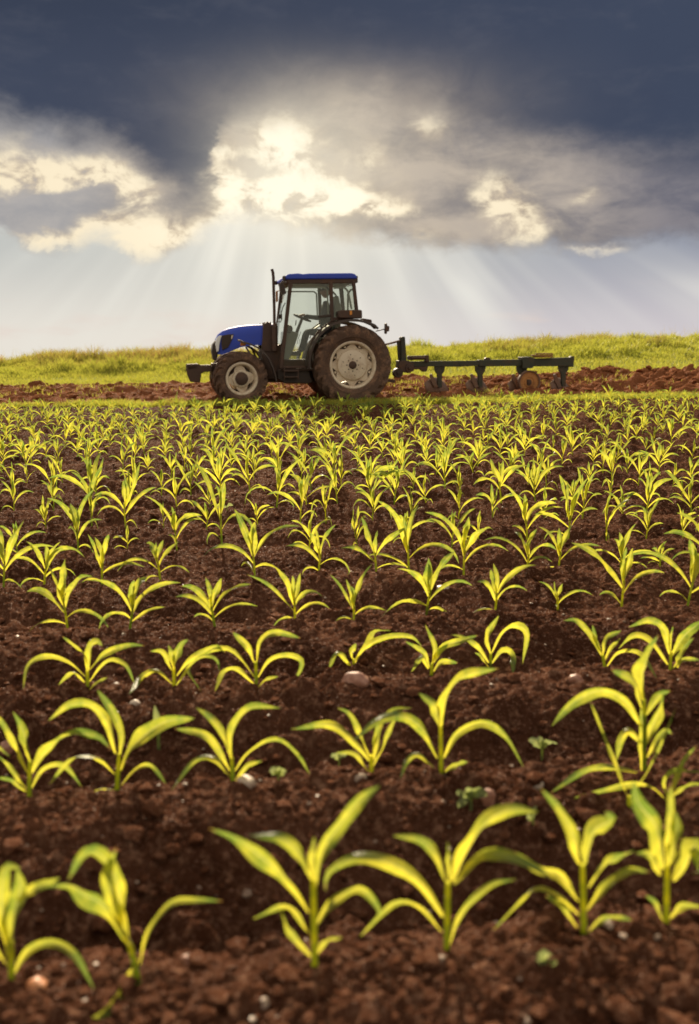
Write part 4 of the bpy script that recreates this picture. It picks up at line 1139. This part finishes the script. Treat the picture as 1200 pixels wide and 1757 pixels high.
    # seat
    q = MB(); A = za((735, 470), 0); B = za((850, 470), 0); sx0, sx1, sz = B[0], A[0], A[1]
    q.box(sx0, sx1, -.25, .25, sz - .10, sz + .03); q.build('seat', M['grey'], T, .04, seg=3)
    q = MB(); v = [za(p, 0) for p in ((842, 470), (838, 330), (842, 228), (862, 228), (868, 262), (880, 300), (868, 470))]; q.poly(v, -.23, .23); q.build('backrest', M['grey'], T, .03, seg=3)
    q = MB(); q.box(sx0 + .1, sx1 - .08, -.14, .14, z0, sz - .10); q.build('seat_base', M['black'], T, .02)
    # levers and hanging cable
    q = MB()
    for a, c, y in (((625, 395), (628, 365), .25), ((655, 560), (650, 505), .3), ((716, 440), (706, 470), .3)):
        a, c = za(a, y), za(c, y); q.tube([(a[0], y, a[1]), (c[0], y, c[1])], .012, 6)
    v = [za(p, .4) for p in ((655, 430), (640, 470), (634, 500), (645, 500), (650, 470))]; q.tube([(p[0], .4, p[1]) for p in v], .006, 6); q.build('levers', M['black'], T)
    # rear fenders
    def fender(name, cx, cz, pts, y0, y1, th, mat, ysign):
        q = MB(); n = len(pts); st = []
        for i, p in enumerate(pts):
            a = pts[max(i - 1, 0)]; c = pts[min(i + 1, n - 1)]; tx, tz = c[0] - a[0], c[1] - a[1]; l = math.hypot(tx, tz); nx, nz = -tz / l, tx / l
            if (p[0] - cx) * nx + (p[1] - cz) * nz < 0: nx, nz = -nx, -nz
            s = []
            for (yy, rr) in ((y0, 0), (y0, th), ((y0 + y1) / 2, th * 1.3), (y1 - .015, th * .7), (y1, -th * .9), (y1 - .012, -th * .9), (y1 - .025, -th * .1), ((y0 + y1) / 2, 0.0)):
                s.append(q.bm.verts.new((p[0] + nx * rr, ysign * yy, p[1] + nz * rr)))
            st.append(s)
        for A, B in zip(st[:-1], st[1:]):
            for j in range(8): q.bm.faces.new((A[j], A[(j + 1) % 8], B[(j + 1) % 8], B[j]))
        q.bm.faces.new(st[0]); q.bm.faces.new(st[-1][::-1])
        return q.build(name, mat, T, sharp=50)
    fp = [za(p, .95) for p in ((704, 640), (705, 590), (713, 545), (730, 500), (755, 458), (790, 420), (830, 392), (880, 372), (935, 364), (990, 367), (1040, 377), (1078, 393), (1098, 413))]
    for s in (1, -1): fender('rear_fender', rx, rz, fp, .52, .96, .030, M['black'], s)
    fq = [za(p, .88) for p in ((297, 480), (330, 492), (372, 505), (410, 522), (445, 550), (476, 590), (497, 640), (510, 680), (516, 716))]
    for s in (1, -1): 
        f = fender('front_fender', fx, fz, fq, .56, .92, .020, M['black'], s)
        a = za((372, 520), .7); q = MB(); q.bar((a[0], s * .62, a[1]), (a[0] - .15, s * .4, a[1] - .25), .035); q.build('fender_bracket', M['dark'], T)
        q = MB(); v = [za(p, .72) for p in ((309, 496), (318, 488), (342, 496), (340, 510), (310, 511))]; q.poly(v, min(s * .66, s * .73), max(s * .66, s * .73)); q.build('indicator_lamp', M['orange'], T, .008)
    # box above the fender with its reflector, rear lamp on an arm
    q = MB(); v = [za(p, .90) for p in ((870, 352), (868, 320), (880, 307), (1000, 305), (1006, 312), (1007, 354))]; q.poly(v, .62, .90); bx = q.build('toolbox', M['dark'], T, .02)
    q = MB(); v = [za(p, .91) for p in ((935, 310), (948, 310), (948, 334), (935, 334))]; q.poly(v, .895, .912); q.build('reflector', M['orange'], bx, .003)
    q = MB(); v = [za(p, .8) for p in ((1007, 354), (1056, 362), (1060, 378), (1007, 372))]; q.poly(v, .60, .85); q.build('fender_bracket', M['dark'], T, .006)
    for s in (1,):
        A, B = za((1086, 428), .85), za((1140, 414), .85); q = MB(); q.tube([(A[0], s * .80, A[1]), (B[0], s * .86, B[1])], .012, 8)
        v = [za(p, .86) for p in ((1136, 384), (1144, 382), (1146, 396), (1158, 400), (1157, 428), (1146, 430), (1143, 444), (1135, 440))]; q.poly(v, s * .80, s * .92); q.build('rear_lamp', M['dark'], T, .006)
    # mirror and lamps at the front of the roof
    q = MB(); a = za((572, 150), .85); c = za((545, 150), .92); q.tube([(a[0], .74, a[1]), (c[0], .90, c[1])], .012, 8); a = za((575, 135), .85); q.tube([(a[0], .74, a[1]), (c[0], .90, c[1] + .02)], .010, 8)
    v = [za(p, .92) for p in ((532, 155), (552, 150), (571, 212), (548, 222), (536, 195))]; q.poly(v, .82, .98); q.build('mirror', M['black'], T, .012)
    q = MB(); v = [za(p, .80) for p in ((552, 112), (566, 108), (570, 134), (556, 134))]; q.poly(v, .66, .78); q.build('roof_lamp', M['black'], T, .01); q = MB(); q.poly(v, -.78, -.66); q.build('roof_lamp', M['black'], T, .01)
    q = MB(); v = [za(p, -.9) for p in ((512, 200), (522, 196), (523, 258), (513, 262))]; q.poly(v, -.95, -.84); a = za((518, 200), -.9); c = za((600, 175), -.74); q.tube([(c[0], -.74, c[1]), (a[0], -.90, a[1])], .012, 8); q.build('mirror', M['rust_yellow'], T, .01)
    q = MB(); pt = [za(p, .6) for p in ((566, 265), (552, 290), (544, 320), (546, 360), (538, 375), (520, 372))]; q.tube([(p[0], .6, p[1]) for p in pt], .010, 8)
    v = [za(p, .55) for p in ((527, 332), (546, 330), (547, 356), (528, 357))]; q.poly(v, .5, .6); q.build('hose', M['black'], T)
    # tail lamp on the rear of the roof
    q = MB(); v = [za(p, .7) for p in ((966, 110), (980, 112), (980, 150), (970, 152))]; q.poly(v, .60, .72); q.build('roof_lamp', M['black'], T, .008); q = MB(); q.poly(v, -.72, -.60); q.build('roof_lamp', M['black'], T, .008)
    # front hitch
    q = MB(); v = [za(p, .15) for p in ((0, 617), (70, 613), (78, 622), (140, 620), (146, 655), (100, 660), (84, 668), (78, 720), (22, 716), (4, 670), (6, 660), (0, 656))]
    q.poly(v, .22, .30); q.poly(v, -.30, -.22); v = [za(p, .1) for p in ((4, 622), (60, 618), (64, 640), (8, 650))]; q.poly(v, -.30, .30)
    v = [za(p, .1) for p in ((110, 630), (220, 618), (220, 660), (110, 655))]; q.poly(v, -.2, .2); q.build('front_hitch', M['dark'], T, .012)
    # rear linkage
    q = MB()
    for s in (1, -1):
        q.bar((rx - .15, s * .38, rz - .22), (rx - 1.02, s * .42, rz - .36), .035, .07); q.tube([(rx - .25, s * .36, rz + .35), (rx - .62, s * .40, rz - .28)], .022, 8)
    q.bar((rx - .25, 0, rz + .2), (rx - .75, 0, rz + .30), .05); q.build('lower_links', M['dark'], T, .004)
    return T, (sx0, sx1, sz)
TR, SEAT = make_tractor()

# ---------------------------------------------------------------- driver
def skin_body(name, chains, mat, parent, sub=2):
    """chains: list of lists of (x, y, z, r); a first point equal to an existing one continues from it"""
    me = bpy.data.meshes.new(name); V, Ed, Rd = [], [], []; idx = {}
    for ch in chains:
        prev = None
        for (x, y, z, r) in ch:
            k = (round(x, 4), round(y, 4), round(z, 4))
            if k not in idx: idx[k] = len(V); V.append((x, y, z)); Rd.append(r)
            if prev is not None: Ed.append((prev, idx[k]))
            prev = idx[k]
    me.from_pydata(V, Ed, []); o = bpy.data.objects.new(name, me); COL.objects.link(o); o.parent = parent
    o.modifiers.new('Skin', 'SKIN').use_smooth_shade = True
    sv = me.skin_vertices[0].data
    for i, r in enumerate(Rd): sv[i].radius = (r, r)
    sv[0].use_root = True
    m = o.modifiers.new('Sub', 'SUBSURF'); m.levels = sub; m.render_levels = sub
    me.materials.append(mat)
    return o
def make_driver():
    sx0, sx1, sz = SEAT
    Pn = make_root('person', 'driver in dark clothes and cap seated in the tractor cab, hands on the wheel', 'person')
    hip = (sx0 + .17, 0, sz + .12)
    hx, hz = za((795, 205), 0)      # head
    sh = (hx - .02, 0, hz - .27)
    wx, wz = za((668, 345), 0)
    ch = [[(hip[0], 0, hip[2], .15), (hip[0] + .01, 0, hip[2] + .16, .135), ((hip[0] + sh[0]) / 2, 0, (hip[2] + sh[2]) / 2 + .02, .14), (sh[0], 0, sh[2] - .05, .13), (sh[0] + .01, 0, sh[2] + .04, .075), (sh[0] + .015, 0, sh[2] + .10, .055)]]
    for s in (1, -1):
        ch.append([(sh[0], 0, sh[2] - .05, .13), (sh[0], s * .16, sh[2] - .03, .072), (sh[0] + .08, s * .24, sh[2] - .27, .050), (wx - .12, s * .21, wz + .0, .036), (wx - .03, s * .17, wz + .03, .026)])
        ch.append([(hip[0], 0, hip[2], .15), (hip[0] + .02, s * .10, hip[2] - .01, .10), (hip[0] + .44, s * .15, hip[2] + .03, .070), (hip[0] + .55, s * .15, hip[2] - .36, .045), (hip[0] + .68, s * .15, hip[2] - .42, .036)])
    skin_body('body', ch, M['cloth'], Pn)
    hd = MB(); bmesh.ops.create_uvsphere(hd.bm, u_segments=24, v_segments=18, radius=1)
    for v in hd.bm.verts:
        x, y, z = v.co; k = 1.0
        if z < -.2: k = 1 - .25 * (-z - .2)
        nose = .25 * math.exp(-((y / .16) ** 2 + ((z + .12) / .22) ** 2)) if x > 0 else 0
        brow = .04 * math.exp(-((z - .18) / .1) ** 2) if x > 0 else 0
        eye = -.07 * math.exp(-(((abs(y) - .35) / .14) ** 2 + ((z - .02) / .1) ** 2)) if x > 0 else 0
        mouth = -.03 * math.exp(-((y / .3) ** 2 + ((z + .48) / .05) ** 2)) if x > 0 else 0
        v.co = Vector(((x * k + nose + brow + eye + mouth) * .098, y * .076 * k, z * .122)) + Vector((hx, 0, hz))
    for s in (1, -1):
        e = bmesh.ops.create_uvsphere(hd.bm, u_segments=8, v_segments=6, radius=1)
        for v in e['verts']: v.co = Vector((v.co.x * .018 + hx - .005, v.co.y * .010 + s * .078, v.co.z * .030 + hz - .005))
    hd.build('head', M['skin'], Pn, sharp=80)
    hc = MB(); bmesh.ops.create_uvsphere(hc.bm, u_segments=24, v_segments=16, radius=1)
    for v in list(hc.bm.verts):
        v.co = Vector((v.co.x * .106 + hx, v.co.y * .084, max(v.co.z, .28) * .128 + hz + .004))
    hc.poly([(hx + .07, hz + .040), (hx + .17, hz + .030), (hx + .175, hz + .036), (hx + .07, hz + .055)], -.06, .06); hc.build('cap', M['hair'], Pn, sharp=50)
    for s in (1, -1):                       # hands closed on the wheel rim
        c = (wx - .03, s * .17, wz + .03); chs = [[(c[0], c[1], c[2], .026), (c[0] + .04, c[1], c[2] + .005, .030), (c[0] + .07, c[1], c[2] + .005, .028)]]
        for i, dy in enumerate((-.030, -.010, .010, .028)):
            L = (.030, .034, .032, .026)[i]; b0 = (c[0] + .07, c[1], c[2] + .005, .028)
            chs.append([b0, (b0[0] + .012, c[1] + dy, b0[2] + .004, .0095), (b0[0] + .012 + L, c[1] + dy, b0[2] - .006, .009), (b0[0] + .018 + L, c[1] + dy, b0[2] - .006 - L * .8, .008), (b0[0] + L * .6, c[1] + dy, b0[2] - .012 - L, .007)])
        chs.append([(c[0] + .04, c[1], c[2] + .005, .030), (c[0] + .055, c[1] - s * .035, c[2] - .012, .011), (c[0] + .085, c[1] - s * .035, c[2] - .030, .009)])
        skin_body('hand', chs, M['skin'], Pn, 1)
        f = (hip[0] + .68, s * .15, hip[2] - .42)
        q = MB(); q.poly([(f[0] - .09, f[2] - .06), (f[0] + .16, f[2] - .06), (f[0] + .17, f[2] - .02), (f[0] + .05, f[2] + .03), (f[0] - .06, f[2] + .05), (f[0] - .09, f[2] + .01)], f[1] - .045, f[1] + .045); q.build('boot', M['black'], Pn, .015)
make_driver()

# ---------------------------------------------------------------- plough
def make_plough():
    P = make_root('plough', 'dark green mounted plough with four bodies and a rusty depth wheel behind the tractor', 'plough')
    L = .10
    g = MB(); v = [zb(p, L) for p in ((232, 240), (605, 236), (605, 262), (500, 268), (350, 266), (240, 268))]; g.poly(v, L - .06, L + .06)
    v = [zb(p, L) for p in ((500, 243), (505, 243), (505, 268), (500, 268))]; g.poly(v, L - .07, L + .07)
    v = [zb(p, L) for p in ((602, 232), (822, 230), (822, 263), (640, 266), (602, 265))]; g.poly(v, L - .08, L + .08)
    v = [zb(p, L) for p in ((862, 227), (1074, 219), (1076, 213), (1090, 213), (1086, 268), (1070, 269), (1065, 264), (866, 266))]; g.poly(v, L - .08, L + .08)
    g.build('beam', M['plough_green'], P, .008)
    g = MB(); v = [zb(p, L) for p in ((818, 218), (865, 216), (868, 222), (882, 222), (880, 262), (868, 274), (820, 276))]; g.poly(v, L - .15, L + .15)
    for (a, c) in ((828, 228), (858, 228), (828, 266), (858, 266)):
        p = zb((a, c), L); g.disc((p[0], L, p[1]), .018, .12, .15, 8)
    g.build('clamp', M['plough_green'], P, .008)
    g = MB(); v = [zb(p, L) for p in ((200, 118), (206, 113), (220, 114), (222, 140), (228, 236), (232, 262), (196, 262), (203, 200))]; g.poly(v, L - .10, L - .05); g.poly(v, L + .05, L + .10)
    a = zb((212, 128), L); g.tube([(a[0], L - .1, a[1]), (a[0], L + .1, a[1])], .02, 8); a, c = zb((196, 130), L), zb((196, 235), L); g.bar((a[0] + .03, L, a[1] - .02), (c[0], L, c[1]), .05)
    g.build('headstock', M['plough_green'], P, .006)
    g = MB(); a, c = zb((140, 150), L), zb((208, 132), L); g.tube([(a[0] + .35, L, a[1] - .05), (a[0], L, a[1]), (c[0], L, c[1])], .016, 8, .024); g.build('top_link', M['steel'], P)
    g = MB(); v = [zb(p, L) for p in ((188, 236), (232, 236), (262, 252), (262, 286), (240, 300), (212, 296), (186, 270))]; g.poly(v, L - .16, L + .16)
    c = zb((238, 274), L); g.disc((c[0], L, c[1]), .085, .15, .19, 20); g.disc((c[0], L, c[1]), .035, .19, .22, 12)
    a = zb((165, 290), L); b_ = zb((262, 282), L); g.bar((a[0], L + .05, a[1]), (b_[0], L, b_[1]), .12, .07)
    v = [zb(p, L) for p in ((262, 268), (340, 266), (334, 290), (318, 294), (300, 280), (262, 282))]; g.poly(v, L - .08, L + .08); g.build('hitch_bracket', M['dark'], P, .008)
    c = zb((193, 300), L + .2); g = MB(); g.disc((c[0], L + .1, c[1]), .105, -.08, .08, 24); g.disc((c[0], L + .1, c[1]), .04, .08, .11, 12); g.build('gauge_disc', M['black'], P, .01)
    g = MB(); v = [zb(p, L + .05) for p in ((240, 212), (330, 210), (340, 216), (340, 230), (246, 234), (238, 226))]; g.poly(v, L - .02, L + .12)
    a, c = zb((250, 222), L), zb((330, 222), L); g.tube([(a[0], L + .13, a[1]), (c[0], L + .13, c[1])], .028, 12); v = [zb(p, L) for p in ((322, 208), (338, 208), (340, 242), (324, 242))]; g.poly(v, L, L + .16)
    g.build('turnover_cylinder', M['dark'], P, .006)
    g = MB(); v = [zb(p, L) for p in ((634, 226), (640, 220), (656, 220), (662, 226), (662, 234), (634, 234))]; g.poly(v, L - .05, L + .05); g.build('beam_bolt', M['dark'], P, .005)
    g = MB(); c0 = zb((935, 214), L)
    for i, (r, dx) in enumerate(((.235, 0), (.25, .02), (.20, -.03))):
        z = c0[1] + .004 + i * .034 - .03; st = [(c0[0] + dx + r * math.cos(t), L + r * .8 * math.sin(t)) for t in np.linspace(0, 2 * math.pi, 25)[:-1]]
        a = [g.bm.verts.new((x, y, z)) for x, y in st]; b_ = [g.bm.verts.new((x, y, z + .026)) for x, y in st]; g.bm.faces.new(a[::-1]); g.bm.faces.new(b_)
        for j in range(24): g.bm.faces.new((a[j], a[(j + 1) % 24], b_[(j + 1) % 24], b_[j]))
    g.build('weight_plates', M['rust'], P, .003)
    for i, cx in enumerate((403, 612, 826, 1040)):
        top = 264; ly = L
        if i == 3: top = 258
        g = MB(); v = [zb((cx + dx, top + dz), ly) for dx, dz in ((-27, 0), (27, 0), (24, 26), (12, 42), (11, 110), (-10, 110), (-12, 44), (-24, 26))]; g.poly(v, ly - .035, ly + .035)
        for dx in (-12, 12): c = zb((cx + dx, top + 14), ly); g.disc((c[0], ly, c[1]), .014, .035, .055, 8)
        leg = g.build('leg', M['plough_green'], P, .006)
        # mouldboard: a curved twisted plate that turns the furrow, share point forward
        g = MB(); rows_ = []
        x0, z0 = zb((cx - 10, 375), ly); 
        for a in np.linspace(0, 1, 9):
            row = []
            for c in np.linspace(0, 1, 9):
                x = x0 + .30 - .62 * a + .05 * c; y = ly + .16 - .40 * a - .22 * (c - .3) * a * 1.4 + .05 * math.sin(c * 3)
                z = z0 - .12 + c * (.13 + .20 * math.sin(math.pi * (.15 + .7 * a))) + .02 * a
                row.append(g.bm.verts.new((x, y, z)))
            rows_.append(row)
        for A, B in zip(rows_[:-1], rows_[1:]):
            for j in range(8): g.bm.faces.new((A[j], A[j + 1], B[j + 1], B[j]))
        o = g.build('mouldboard', M['steel'], P); so = o.modifiers.new('Solid', 'SOLIDIFY'); so.thickness = .012
        g = MB(); v = [zb(p, ly + .1) for p in ((cx - 50, 308), (cx - 38, 304), (cx - 24, 330), (cx - 6, 372), (cx - 26, 376), (cx - 44, 340))]; g.poly(v, ly + .06, ly + .10); g.build('skimmer', M['steel'], P, .006)
    # depth wheel
    c = zb((865, 346), .36); Rw = abs(zb((865, 293), .36)[1] - c[1]) * 1.0 + .03
    w = bpy.data.objects.new('depth_wheel', None); COL.objects.link(w); w.parent = P; w.location = (c[0], .34, c[1])
    g = MB(); g.lathe([(Rw - .035, -.05), (Rw - .008, -.06), (Rw, -.045), (Rw, .045), (Rw - .008, .06), (Rw - .035, .05)], k=48); g.build('tyre', M['steel'], w)
    g = MB(); g.disc((0, 0, 0), Rw - .034, -.012, .018, 40); g.lathe([(.10, .018), (.11, .03), (.12, .018)], k=30); g.build('rim', M['rust_yellow'], w)
    g = MB(); g.disc((0, 0, 0), .045, .015, .06, 16); g.poly([(-.04, .05), (.06, .06), (.055, -.07), (.0, -.09), (-.05, -.05)], .018, .026); g.build('hub', M['dark'], w, .004)
    a = zb((845, 270), .2); g = MB(); g.bar((a[0], .14, a[1]), (c[0] + .02, .28, c[1] + .02), .05); g.bar((c[0] + .02, .28, c[1] + .02), (c[0], .33, c[1]), .05); g.build('wheel_arm', M['plough_green'], P, .004)
make_plough()
